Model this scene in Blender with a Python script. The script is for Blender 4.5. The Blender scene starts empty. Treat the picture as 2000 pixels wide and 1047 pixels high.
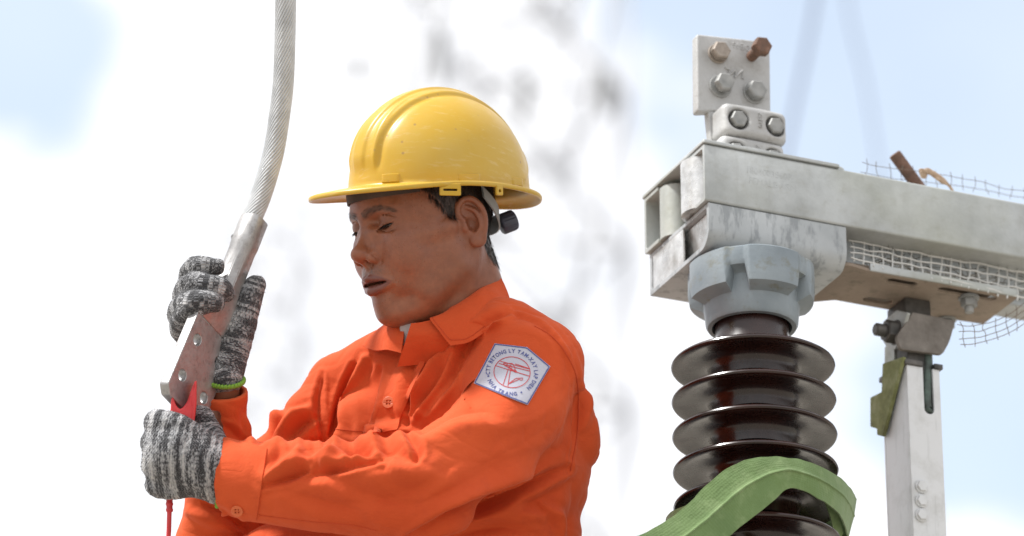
import bpy, bmesh, math, random
import numpy as np
from mathutils import Vector, Matrix
from mathutils.bvhtree import BVHTree

SC = bpy.context.scene
COL = SC.collection
R = math.radians
rng = np.random.default_rng(7)
random.seed(7)

# ------------------------------------------------------------------ camera
PITCH = R(24.0)          # the lens looks up at the switch gear
DIST = 5.4               # axial distance to the worker, metres
WIDTH = 1.29             # width of the view there
CAM = Vector((0.0, 0.0, 1.5))
cam_data = bpy.data.cameras.new('camera')
cam = bpy.data.objects.new('camera', cam_data)
COL.objects.link(cam)
cam.location = CAM
cam.rotation_euler = (R(90) + PITCH, 0, 0)
cam_data.sensor_width = 36
cam_data.lens = 36 * DIST / WIDTH
cam_data.clip_start = 0.05
cam_data.clip_end = 5000
cam_data.dof.use_dof = True
cam_data.dof.focus_distance = DIST - 0.06
cam_data.dof.aperture_fstop = 3.4
SC.camera = cam

# ------------------------------------------------------------------ sky, sun, exposure
SUN_EL, SUN_AZ = R(56), R(-112)     # azimuth clockwise from +Y (the view direction)
world = bpy.data.worlds.new('World')
SC.world = world
world.use_nodes = True
wn, wl = world.node_tree.nodes, world.node_tree.links
wn.clear()
w_out = wn.new('ShaderNodeOutputWorld')
w_bg = wn.new('ShaderNodeBackground'); w_bg.inputs['Strength'].default_value = 0.15
w_sky = wn.new('ShaderNodeTexSky'); w_sky.sky_type = 'NISHITA'; w_sky.sun_disc = False
w_sky.sun_elevation = SUN_EL; w_sky.sun_rotation = SUN_AZ
w_sky.air_density = 1.0; w_sky.dust_density = 0.6; w_sky.ozone_density = 0.2
w_tc = wn.new('ShaderNodeTexCoord')
w_noise = wn.new('ShaderNodeTexNoise')
w_noise.inputs['Scale'].default_value = 9.0; w_noise.inputs['Detail'].default_value = 7.0
w_noise.inputs['Roughness'].default_value = 0.55
wl.new(w_tc.outputs['Generated'], w_noise.inputs['Vector'])
def w_math(op, a, b=None, c=None, clamp=False):
    n = wn.new('ShaderNodeMath'); n.operation = op; n.use_clamp = clamp
    for i, v in enumerate((a, b, c)):
        if v is None: continue
        if isinstance(v, (int, float)): n.inputs[i].default_value = v
        else: wl.new(v, n.inputs[i])
    return n.outputs[0]
def cam_dir(px, py):
    v = Vector(((px - 1000) * WIDTH / 2000, (523.5 - py) * WIDTH / 2000, -DIST)).normalized()
    return cam.rotation_euler.to_matrix() @ v
w_warp = wn.new('ShaderNodeTexNoise'); w_warp.inputs['Scale'].default_value = 14.0; w_warp.inputs['Detail'].default_value = 6.0; w_warp.inputs['Roughness'].default_value = 0.6
wl.new(w_tc.outputs['Generated'], w_warp.inputs['Vector'])
w_sub = wn.new('ShaderNodeVectorMath'); w_sub.operation = 'MULTIPLY_ADD'; wl.new(w_warp.outputs['Color'], w_sub.inputs[0]); w_sub.inputs[1].default_value = (0.085,) * 3; w_sub.inputs[2].default_value = (-0.0425,) * 3
w_dir = wn.new('ShaderNodeVectorMath'); w_dir.operation = 'ADD'; wl.new(w_tc.outputs['Generated'], w_dir.inputs[0]); wl.new(w_sub.outputs[0], w_dir.inputs[1])
# gaps of blue between the clouds: (pixel, cosine width in degrees)
cover = w_math('MULTIPLY_ADD', w_noise.outputs['Fac'], 1.5, 0.06)
for (px, py, deg, amt) in ((-10, -10, 1.35, 0.95), (1780, 40, 2.9, 1.0), (2010, 760, 2.0, 0.62), (1380, -40, 0.9, 0.5)):
    d = cam_dir(px, py)
    vm = wn.new('ShaderNodeVectorMath'); vm.operation = 'DOT_PRODUCT'
    nrm = wn.new('ShaderNodeVectorMath'); nrm.operation = 'NORMALIZE'
    wl.new(w_dir.outputs[0], nrm.inputs[0])
    wl.new(nrm.outputs[0], vm.inputs[0]); vm.inputs[1].default_value = d
    g = w_math('SUBTRACT', 1.0, vm.outputs['Value'])
    g = w_math('MULTIPLY', g, -1.0 / (1 - math.cos(R(deg))))
    g = w_math('EXPONENT', g)
    cover = w_math('MULTIPLY_ADD', g, -amt, cover)
w_ramp = wn.new('ShaderNodeMapRange'); w_ramp.interpolation_type = 'SMOOTHSTEP'
w_ramp.inputs['From Min'].default_value = 0.42; w_ramp.inputs['From Max'].default_value = 0.72
w_ramp.inputs['To Min'].default_value = 0.48
wl.new(cover, w_ramp.inputs['Value'])
w_noise2 = wn.new('ShaderNodeTexNoise'); w_noise2.inputs['Scale'].default_value = 9.0; w_noise2.inputs['Detail'].default_value = 5.0
wl.new(w_tc.outputs['Generated'], w_noise2.inputs['Vector'])
w_cr = wn.new('ShaderNodeValToRGB')
w_cr.color_ramp.elements[0].position = 0.32; w_cr.color_ramp.elements[0].color = (4.5, 4.6, 4.85, 1)
w_cr.color_ramp.elements[1].position = 0.62; w_cr.color_ramp.elements[1].color = (5.5, 5.5, 5.6, 1)
wl.new(w_noise2.outputs['Fac'], w_cr.inputs['Fac'])
w_mix = wn.new('ShaderNodeMix'); w_mix.data_type = 'RGBA'
wl.new(w_ramp.outputs[0], w_mix.inputs['Factor'])
w_tint = wn.new('ShaderNodeMix'); w_tint.data_type = 'RGBA'; w_tint.blend_type = 'MULTIPLY'; w_tint.inputs['Factor'].default_value = 1.0
w_tint.inputs['B'].default_value = (1.0, 1.12, 1.06, 1)     # slightly turquoise tropical sky
wl.new(w_sky.outputs['Color'], w_tint.inputs['A']); wl.new(w_tint.outputs['Result'], w_mix.inputs['A'])
wl.new(w_cr.outputs['Color'], w_mix.inputs['B'])
wl.new(w_mix.outputs['Result'], w_bg.inputs['Color'])
wl.new(w_bg.outputs[0], w_out.inputs['Surface'])

sun_data = bpy.data.lights.new('sun', 'SUN')
sun_data.energy = 3.4; sun_data.angle = R(7); sun_data.color = (1.0, 0.985, 0.955)
sun = bpy.data.objects.new('sun', sun_data); COL.objects.link(sun)
sun_dir = Vector((math.sin(SUN_AZ) * math.cos(SUN_EL), math.cos(SUN_AZ) * math.cos(SUN_EL), math.sin(SUN_EL)))
sun.rotation_euler = (-sun_dir).to_track_quat('-Z', 'Y').to_euler()
sun.location = (0, 0, 12)

SC.view_settings.view_transform = 'Standard'
SC.view_settings.look = 'None'
SC.view_settings.gamma = 1
SC.view_settings.use_curve_mapping = False
SC.view_settings.exposure = 0.64
SC.render.engine = 'CYCLES'
SC.cycles.use_denoising = True
SC.cycles.max_bounces = 8

# ------------------------------------------------------------------ placing helpers
S = WIDTH / 2000         # metres for one photo pixel at the worker
CR = cam.rotation_euler.to_matrix()

def PX(px, py, z=0.0):
    """photo pixel at z 'pixels' in front of the worker's plane -> figure frame (x right, y up, z to the lens; pixel units)"""
    k = 1 - z * S / DIST
    return np.array(((px - 1000) * k, (523.5 - py) * k, z))

M_FIG = Matrix.Translation(CAM + CR @ Vector((0, 0, -DIST))) @ CR.to_4x4() @ Matrix.Scale(S, 4)

def W(px, py, depth):
    """world point seen at a photo pixel, at an axial depth in metres"""
    k = depth / DIST * S
    return CAM + CR @ Vector(((px - 1000) * k, (523.5 - py) * k, -depth))

# ------------------------------------------------------------------ object helpers
def link(name, me, mat=None, parent=None, matrix=None, smooth=True):
    o = bpy.data.objects.new(name, me)
    COL.objects.link(o)
    if mat is not None and len(me.materials) == 0: me.materials.append(mat)
    if parent is not None: o.parent = parent
    if matrix is not None: o.matrix_local = matrix
    if smooth is True: me.shade_smooth()
    elif smooth is False: pass
    else:
        me.shade_smooth(); me.set_sharp_from_angle(angle=R(smooth))
    return o

def thing(name, label, cat, loc=(0, 0, 0), group=None):
    o = bpy.data.objects.new(name, None); COL.objects.link(o)
    o.empty_display_size = 0.05
    o.location = loc; o['label'] = label; o['category'] = cat
    if group: o['group'] = group
    return o

def tag(o, label, cat, group=None):
    o['label'] = label; o['category'] = cat
    if group: o['group'] = group
    return o

def mesh_np(name, V, Fq):
    me = bpy.data.meshes.new(name)
    V = np.asarray(V, np.float32); Fq = np.asarray(Fq, np.int32)
    n = Fq.shape[1]
    me.vertices.add(len(V)); me.vertices.foreach_set('co', V.ravel())
    me.loops.add(Fq.size); me.loops.foreach_set('vertex_index', Fq.ravel())
    me.polygons.add(len(Fq))
    me.polygons.foreach_set('loop_start', np.arange(0, Fq.size, n, dtype=np.int32))
    me.update(calc_edges=True); me.validate()
    return me

def attr(me, name, data, kind='FLOAT'):
    a = me.attributes.new(name, kind, 'POINT')
    data = np.asarray(data, np.float32)
    a.data.foreach_set('value' if kind == 'FLOAT' else ('vector' if kind == 'FLOAT_VECTOR' else 'color'), data.ravel())

def mesh_py(name, V, F):
    me = bpy.data.meshes.new(name); me.from_pydata([tuple(v) for v in V], [], [tuple(f) for f in F]); me.update(); return me

# ------------------------------------------------------------------ sculpting fields (signed distance on a grid)
class Field:
    def __init__(s, lo, hi, h):
        s.lo = np.array(lo, float); s.h = h
        s.n = np.ceil((np.array(hi) - s.lo) / h).astype(int) + 1
        s.ax = [(s.lo[i] + h * np.arange(s.n[i])).astype(np.float32) for i in range(3)]
        s.F = np.full(tuple(s.n), 50.0, np.float32)
    def block(s, lo, hi, pad):
        a = np.clip(np.floor((np.asarray(lo) - pad - s.lo) / s.h).astype(int), 0, s.n)
        b = np.clip(np.ceil((np.asarray(hi) + pad - s.lo) / s.h).astype(int) + 1, 0, s.n)
        sl = tuple(slice(a[i], b[i]) for i in range(3))
        if any(b[i] <= a[i] for i in range(3)): return None, None
        return sl, (s.ax[0][sl[0]][:, None, None], s.ax[1][sl[1]][None, :, None], s.ax[2][sl[2]][None, None, :])
    def put(s, fn, lo, hi, k=4.0, sub=False):
        sl, g = s.block(lo, hi, k + 3 * s.h)
        if sl is None: return
        d = fn(*g); f = s.F[sl]
        if sub:
            hh = np.clip(0.5 - 0.5 * (f + d) / k, 0, 1)
            s.F[sl] = f * (1 - hh) - d * hh + k * hh * (1 - hh)
        else:
            hh = np.clip(0.5 + 0.5 * (f - d) / k, 0, 1)
            s.F[sl] = f * (1 - hh) + d * hh - k * hh * (1 - hh)
    def ell(s, c, r, k=4.0, sub=False, rot=None):
        c = np.asarray(c, float); r = np.asarray(r, float)
        m = r.max() if rot is not None else r
        def fn(x, y, z):
            x = x - c[0]; y = y - c[1]; z = z - c[2]
            if rot is not None:
                q = np.asarray(rot)      # rows: the ellipsoid's own axes
                x, y, z = (q[0, 0] * x + q[0, 1] * y + q[0, 2] * z, q[1, 0] * x + q[1, 1] * y + q[1, 2] * z, q[2, 0] * x + q[2, 1] * y + q[2, 2] * z)
            k0 = np.sqrt((x / r[0]) ** 2 + (y / r[1]) ** 2 + (z / r[2]) ** 2) + 1e-6
            k1 = np.sqrt((x / r[0] ** 2) ** 2 + (y / r[1] ** 2) ** 2 + (z / r[2] ** 2) ** 2) + 1e-6
            return k0 * (k0 - 1) / k1
        s.put(fn, c - m, c + m, k, sub)
    def tube(s, pts, rad, k=4.0, sub=False):
        P = np.asarray(pts, float); rr = np.asarray(rad, float) * np.ones(len(P))
        lo = (P - rr[:, None]).min(0); hi = (P + rr[:, None]).max(0)
        def fn(x, y, z):
            best = None
            for i in range(len(P) - 1):
                a = P[i]; d = P[i + 1] - a; L = (d * d).sum() + 1e-9
                t = np.clip(((x - a[0]) * d[0] + (y - a[1]) * d[1] + (z - a[2]) * d[2]) / L, 0, 1)
                q = np.sqrt((x - a[0] - t * d[0]) ** 2 + (y - a[1] - t * d[1]) ** 2 + (z - a[2] - t * d[2]) ** 2) - (rr[i] + t * (rr[i + 1] - rr[i]))
                best = q if best is None else np.minimum(best, q)
            return best
        s.put(fn, lo, hi, k, sub)
    def mesh(s):
        F = s.F
        ins = F < 0
        c = np.zeros(tuple(s.n - 1), np.uint8)
        for dx in (0, 1):
            for dy in (0, 1):
                for dz in (0, 1):
                    c += ins[dx:s.n[0] - 1 + dx, dy:s.n[1] - 1 + dy, dz:s.n[2] - 1 + dz]
        act = (c > 0) & (c < 8)
        ii = np.argwhere(act)
        idx = np.full(act.shape, -1, np.int32); idx[act] = np.arange(len(ii))
        corner = {}
        for dx in (0, 1):
            for dy in (0, 1):
                for dz in (0, 1):
                    corner[dx, dy, dz] = F[ii[:, 0] + dx, ii[:, 1] + dy, ii[:, 2] + dz]
        acc = np.zeros((len(ii), 3)); cnt = np.zeros(len(ii))
        for a in range(3):
            o = [q for q in range(3) if q != a]
            for u in (0, 1):
                for v in (0, 1):
                    p = [0, 0, 0]; p[o[0]] = u; p[o[1]] = v
                    q = list(p); q[a] = 1
                    f0 = corner[tuple(p)]; f1 = corner[tuple(q)]
                    m = (f0 < 0) != (f1 < 0)
                    t = np.where(m, f0 / np.where(m, f0 - f1, 1), 0)
                    pt = np.tile(np.array(p, float), (len(ii), 1)); pt[:, a] = t
                    acc += np.where(m[:, None], pt, 0); cnt += m
        V = s.lo + s.h * (ii + acc / cnt[:, None])
        Q = []
        for a in range(3):
            b, d = [(1, 2), (2, 0), (0, 1)][a]
            sl0 = [slice(None)] * 3; sl1 = [slice(None)] * 3
            sl0[a] = slice(0, -1); sl1[a] = slice(1, None)
            s0 = ins[tuple(sl0)]; s1 = ins[tuple(sl1)]
            e = np.argwhere(s0 != s1)
            e = e[(e[:, b] > 0) & (e[:, d] > 0) & (e[:, b] < s.n[b] - 1) & (e[:, d] < s.n[d] - 1)]
            def cell(ob, od):
                q = e.copy(); q[:, b] -= ob; q[:, d] -= od
                return idx[q[:, 0], q[:, 1], q[:, 2]]
            quad = np.stack([cell(1, 1), cell(0, 1), cell(0, 0), cell(1, 0)], 1)
            flip = ~s0[e[:, 0], e[:, 1], e[:, 2]]
            quad[flip] = quad[flip][:, ::-1]
            Q.append(quad)
        Q = np.concatenate(Q); Q = Q[(Q >= 0).all(1)]
        return V, Q

def relax(V, Q, it=2, lam=0.5):
    n = len(V)
    e = np.concatenate([Q[:, [0, 1]], Q[:, [1, 2]], Q[:, [2, 3]], Q[:, [3, 0]]])
    deg = np.bincount(e.ravel(), minlength=n).astype(float)
    for _ in range(it):
        A = np.zeros_like(V)
        for c in range(3):
            A[:, c] = np.bincount(e[:, 0], V[e[:, 1], c], n) + np.bincount(e[:, 1], V[e[:, 0], c], n)
        V = V + lam * (A / np.maximum(deg, 1)[:, None] - V)
    return V

def normals(V, Q):
    d1 = V[Q[:, 2]] - V[Q[:, 0]]; d2 = V[Q[:, 3]] - V[Q[:, 1]]
    fn = np.cross(d1, d2); N = np.zeros_like(V)
    for c in range(3):
        for j in range(4): N[:, c] += np.bincount(Q[:, j], fn[:, c], len(V))
    return N / (np.linalg.norm(N, axis=1, keepdims=True) + 1e-12)

def vnoise(P, seed=0):
    """smooth value noise, vectorised"""
    P = np.asarray(P, float); i = np.floor(P).astype(np.int64); f = P - i; f = f * f * (3 - 2 * f)
    def hsh(a):
        h = (a[:, 0] * 374761393 + a[:, 1] * 668265263 + a[:, 2] * 2147483647 + seed * 974711) & 0xffffffff
        h = ((h ^ (h >> 13)) * 1274126177) & 0xffffffff
        return ((h ^ (h >> 16)) & 0xffff) / 65535.0
    r = 0
    for dx in (0, 1):
        for dy in (0, 1):
            for dz in (0, 1):
                w = (f[:, 0] if dx else 1 - f[:, 0]) * (f[:, 1] if dy else 1 - f[:, 1]) * (f[:, 2] if dz else 1 - f[:, 2])
                r = r + w * hsh(i + np.array([dx, dy, dz]))
    return r * 2 - 1

def seg_dist(P, poly):
    """distance of 2D points to a polyline and the fraction along it, with a signed side"""
    poly = np.asarray(poly, float); L = np.r_[0, np.cumsum(np.linalg.norm(np.diff(poly, axis=0), axis=1))]
    best = np.full(len(P), 1e9); tt = np.zeros(len(P)); sd = np.zeros(len(P))
    for i in range(len(poly) - 1):
        a = poly[i]; d = poly[i + 1] - a; q = (d * d).sum() + 1e-9
        t = np.clip(((P - a) @ d) / q, 0, 1); r = P - a - t[:, None] * d
        dist = np.linalg.norm(r, axis=1); m = dist < best
        best[m] = dist[m]; tt[m] = (L[i] + t[m] * (L[i + 1] - L[i])) / L[-1]
        sd[m] = np.sign(d[0] * r[m, 1] - d[1] * r[m, 0])
    return best, tt, sd

def smooth_poly(pts, n=24):
    """Catmull-Rom through points"""
    P = np.asarray(pts, float); P = np.vstack([2 * P[0] - P[1], P, 2 * P[-1] - P[-2]])
    out = []
    m = len(P) - 3
    for t in np.linspace(0, m, n):
        i = min(int(t), m - 1); f = t - i
        a, b, c, d = P[i:i + 4]
        out.append(0.5 * (2 * b + (c - a) * f + (2 * a - 5 * b + 4 * c - d) * f * f + (3 * b - a - 3 * c + d) * f ** 3))
    return np.array(out)

def tube_mesh(pts, rad, ns=12, caps=True, ref=None):
    """swept tube: vertices and faces"""
    P = np.asarray(pts, float); n = len(P); rr = np.asarray(rad, float) * np.ones(n)
    T = np.gradient(P, axis=0); T /= np.linalg.norm(T, axis=1, keepdims=True) + 1e-12
    u = np.array(ref, float) if ref is not None else np.array([0, 0, 1.0])
    if abs(u @ T[0]) > 0.95: u = np.array([1.0, 0, 0])
    V = []; F = []
    for i in range(n):
        u = u - (u @ T[i]) * T[i]; u /= np.linalg.norm(u); v = np.cross(T[i], u)
        for j in range(ns):
            a = 2 * math.pi * j / ns
            V.append(P[i] + rr[i] * (math.cos(a) * u + math.sin(a) * v))
    for i in range(n - 1):
        for j in range(ns):
            F.append((i * ns + j, i * ns + (j + 1) % ns, (i + 1) * ns + (j + 1) % ns, (i + 1) * ns + j))
    if caps:
        F.append(tuple(range(ns))[::-1]); F.append(tuple((n - 1) * ns + j for j in range(ns)))
    return V, F

def lathe(prof, ns=48, a0=0.0, a1=2 * math.pi):
    """revolve (r, z) about z"""
    V = []; F = []
    full = abs(a1 - a0 - 2 * math.pi) < 1e-6
    m = ns if full else ns + 1
    for (r, z) in prof:
        for j in range(m):
            a = a0 + (a1 - a0) * j / ns
            V.append((r * math.cos(a), r * math.sin(a), z))
    for i in range(len(prof) - 1):
        for j in range(ns):
            k = (j + 1) % m
            F.append((i * m + j, i * m + k, (i + 1) * m + k, (i + 1) * m + j))
    return V, F

def plate(name, outline, holes=(), thick=0.01, bevel=0.001, res=3):
    """2-D outline with holes extruded about z=0 with a small edge radius -> mesh"""
    cu = bpy.data.curves.new(name, 'CURVE'); cu.dimensions = '2D'; cu.fill_mode = 'BOTH'
    cu.extrude = max(thick / 2 - bevel, 1e-5); cu.bevel_depth = bevel; cu.bevel_resolution = 2; cu.offset = -bevel
    for poly in [outline] + list(holes):
        sp = cu.splines.new('POLY'); sp.points.add(len(poly) - 1); sp.use_cyclic_u = True
        for p, q in zip(sp.points, poly): p.co = (q[0], q[1], 0, 1)
    o = bpy.data.objects.new(name, cu); COL.objects.link(o)
    dg = bpy.context.evaluated_depsgraph_get(); dg.update()
    me = bpy.data.meshes.new_from_object(o.evaluated_get(dg))
    bpy.data.objects.remove(o); bpy.data.curves.remove(cu)
    me.name = name
    return me

def circle(c, r, n=20, ry=None, rot=0):
    ry = r if ry is None else ry
    return [(c[0] + r * math.cos(t) * math.cos(rot) - ry * math.sin(t) * math.sin(rot), c[1] + r * math.cos(t) * math.sin(rot) + ry * math.sin(t) * math.cos(rot)) for t in np.linspace(0, 2 * math.pi, n, endpoint=False)]

def rounded(poly, r, n=5):
    """round the corners of a polygon"""
    out = []; m = len(poly); rr = r if isinstance(r, (list, tuple)) else [r] * m
    for i in range(m):
        p0, p, p1 = (np.array(poly[j % m], float) for j in (i - 1, i, i + 1))
        if rr[i] <= 0: out.append(tuple(p)); continue
        a = (p0 - p); b = (p1 - p); la, lb = np.linalg.norm(a), np.linalg.norm(b)
        q = min(rr[i], la * 0.48, lb * 0.48)
        s0 = p + a / la * q; s1 = p + b / lb * q
        for t in np.linspace(0, 1, n): out.append(tuple((1 - t) ** 2 * s0 + 2 * t * (1 - t) * p + t * t * s1))
    return out

def box_mesh(name, size, bevel=0.0, seg=2, loc=(0, 0, 0)):
    bm = bmesh.new(); bmesh.ops.create_cube(bm, size=1)
    for v in bm.verts: v.co = Vector((v.co.x * size[0] + loc[0], v.co.y * size[1] + loc[1], v.co.z * size[2] + loc[2]))
    if bevel: bmesh.ops.bevel(bm, geom=bm.edges[:], offset=bevel, segments=seg, affect='EDGES', profile=0.5)
    me = bpy.data.meshes.new(name); bm.to_mesh(me); bm.free(); return me

# ------------------------------------------------------------------ materials
class Mat:
    """tiny node-graph helper"""
    def __init__(s, name, base=(0.5, 0.5, 0.5), rough=0.5, metal=0.0, spec=0.5):
        s.m = bpy.data.materials.new(name); s.m.use_nodes = True
        s.n = s.m.node_tree.nodes; s.l = s.m.node_tree.links
        s.b = s.n['Principled BSDF']
        s.set('Base Color', (*base, 1)); s.set('Roughness', rough); s.set('Metallic', metal); s.set('Specular IOR Level', spec)
        s._tc = {}
    def set(s, k, v): s.b.inputs[k].default_value = v
    def to(s, k, out): s.l.new(out, s.b.inputs[k]); return s
    def inp(s, sock, v):
        if isinstance(v, bpy.types.NodeSocket): s.l.new(v, sock)
        elif isinstance(v, (tuple, list)): sock.default_value = v if len(v) == len(sock.default_value) else (*v, 1)
        else: sock.default_value = v
    def co(s, kind='Position'):
        if kind not in s._tc:
            s._tc[kind] = s.n.new('ShaderNodeNewGeometry' if kind == 'Position' else 'ShaderNodeTexCoord').outputs[kind]
        return s._tc[kind]
    def geo(s, k='Position'): return s.n.new('ShaderNodeNewGeometry').outputs[k]
    def map(s, vec, scale=(1, 1, 1), rot=(0, 0, 0), loc=(0, 0, 0)):
        n = s.n.new('ShaderNodeMapping'); s.l.new(vec, n.inputs['Vector'])
        n.inputs['Scale'].default_value = scale; n.inputs['Rotation'].default_value = rot; n.inputs['Location'].default_value = loc
        return n.outputs[0]
    def noise(s, scale, detail=4, rough=0.5, vec=None, dist=0.0):
        n = s.n.new('ShaderNodeTexNoise'); n.inputs['Scale'].default_value = scale; n.inputs['Detail'].default_value = detail
        n.inputs['Roughness'].default_value = rough; n.inputs['Distortion'].default_value = dist
        s.l.new(vec if vec is not None else s.co(), n.inputs['Vector']); return n.outputs['Fac']
    def vor(s, scale, vec=None, feature='F1', out='Distance', rnd=1.0):
        n = s.n.new('ShaderNodeTexVoronoi'); n.feature = feature; n.inputs['Scale'].default_value = scale; n.inputs['Randomness'].default_value = rnd
        s.l.new(vec if vec is not None else s.co(), n.inputs['Vector']); return n.outputs[out]
    def wave(s, scale, vec=None, dist=0, axis='X', dscale=1.0):
        n = s.n.new('ShaderNodeTexWave'); n.inputs['Scale'].default_value = scale; n.inputs['Distortion'].default_value = dist; n.bands_direction = axis
        n.inputs['Detail Scale'].default_value = dscale
        s.l.new(vec if vec is not None else s.co(), n.inputs['Vector']); return n.outputs['Fac']
    def ramp(s, fac, stops):
        n = s.n.new('ShaderNodeValToRGB'); s.l.new(fac, n.inputs[0]); e = n.color_ramp.elements
        while len(e) < len(stops): e.new(0.5)
        for q, (p, c) in zip(e, stops): q.position = p; q.color = (*c, 1) if not isinstance(c, (int, float)) else (c, c, c, 1)
        return n.outputs[0]
    def mix(s, f, a, b, blend='MIX'):
        n = s.n.new('ShaderNodeMix'); n.data_type = 'RGBA'; n.blend_type = blend
        s.inp(n.inputs['Factor'], f); s.inp(n.inputs['A'], a); s.inp(n.inputs['B'], b); return n.outputs['Result']
    def math(s, op, a, b=0.0, clamp=False):
        n = s.n.new('ShaderNodeMath'); n.operation = op; n.use_clamp = clamp; s.inp(n.inputs[0], a); s.inp(n.inputs[1], b); return n.outputs[0]
    def range(s, v, a, b, c=0.0, d=1.0):
        n = s.n.new('ShaderNodeMapRange'); n.inputs[1].default_value = a; n.inputs[2].default_value = b; n.inputs[3].default_value = c; n.inputs[4].default_value = d
        s.l.new(v, n.inputs[0]); return n.outputs[0]
    def at(s, name, out='Fac'):
        n = s.n.new('ShaderNodeAttribute'); n.attribute_name = name; return n.outputs[out]
    def bump(s, h, strength=0.3, dist=0.001, normal=None):
        n = s.n.new('ShaderNodeBump'); n.inputs['Strength'].default_value = strength; n.inputs['Distance'].default_value = dist
        s.l.new(h, n.inputs['Height'])
        if normal is not None: s.l.new(normal, n.inputs['Normal'])
        s.l.new(n.outputs[0], s.b.inputs['Normal']); return n.outputs[0]
# ================================================================== ground
grav = Mat('pale_gravel', (0.3, 0.25, 0.19), 0.95)
gv = grav.mix(grav.ramp(grav.noise(0.25, 5, 0.6), [(0.35, 0.0), (0.65, 1.0)]), (0.31, 0.285, 0.245), (0.40, 0.375, 0.33))
gv = grav.mix(grav.ramp(grav.noise(14, 4, 0.7), [(0.35, 0.0), (0.7, 0.6)]), gv, (0.18, 0.145, 0.10))
grav.to('Base Color', gv); grav.bump(grav.vor(26), 0.8, 0.02)
bm = bmesh.new(); bmesh.ops.create_grid(bm, x_segments=24, y_segments=24, size=1500)
me = bpy.data.meshes.new('ground'); bm.to_mesh(me); bm.free()
ground = link('ground', me, grav.m, smooth=False); ground['kind'] = 'structure'
# ================================================================== the worker: head
MM = 0.001 / S                      # one millimetre in figure units
YAW, NOD, LEAN = R(34), R(11), R(9)
f0 = np.array([-math.cos(YAW), 0, math.sin(YAW)]); u0 = np.array([0, 1.0, 0]); l0 = np.cross(u0, f0)
hf = f0 * math.cos(NOD) - u0 * math.sin(NOD); hu = u0 * math.cos(NOD) + f0 * math.sin(NOD); hl = l0
def lean(v): return np.array([v[0], v[1] * math.cos(LEAN) + v[2] * math.sin(LEAN), -v[1] * math.sin(LEAN) + v[2] * math.cos(LEAN)])
hf, hl, hu = lean(hf), lean(hl), lean(hu)
HB = np.stack([hf, hl, hu])         # rows: forward, left, up of the head
HEAD0 = PX(899, 437, 70) - 72 * MM * hl
def H2F(P): return HEAD0 + MM * (np.asarray(P, float) @ HB)     # head millimetres -> figure frame
def F2H(P): return ((np.asarray(P, float) - HEAD0) / MM) @ HB.T

person = thing('person', 'worker in orange coveralls and knit gloves holding the cable end, looking down', 'person')
person.matrix_world = Matrix.Identity(4)
fig_mat = M_FIG

def arc(c, pts): return [tuple(np.array(c) + np.array(p)) for p in pts]

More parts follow.
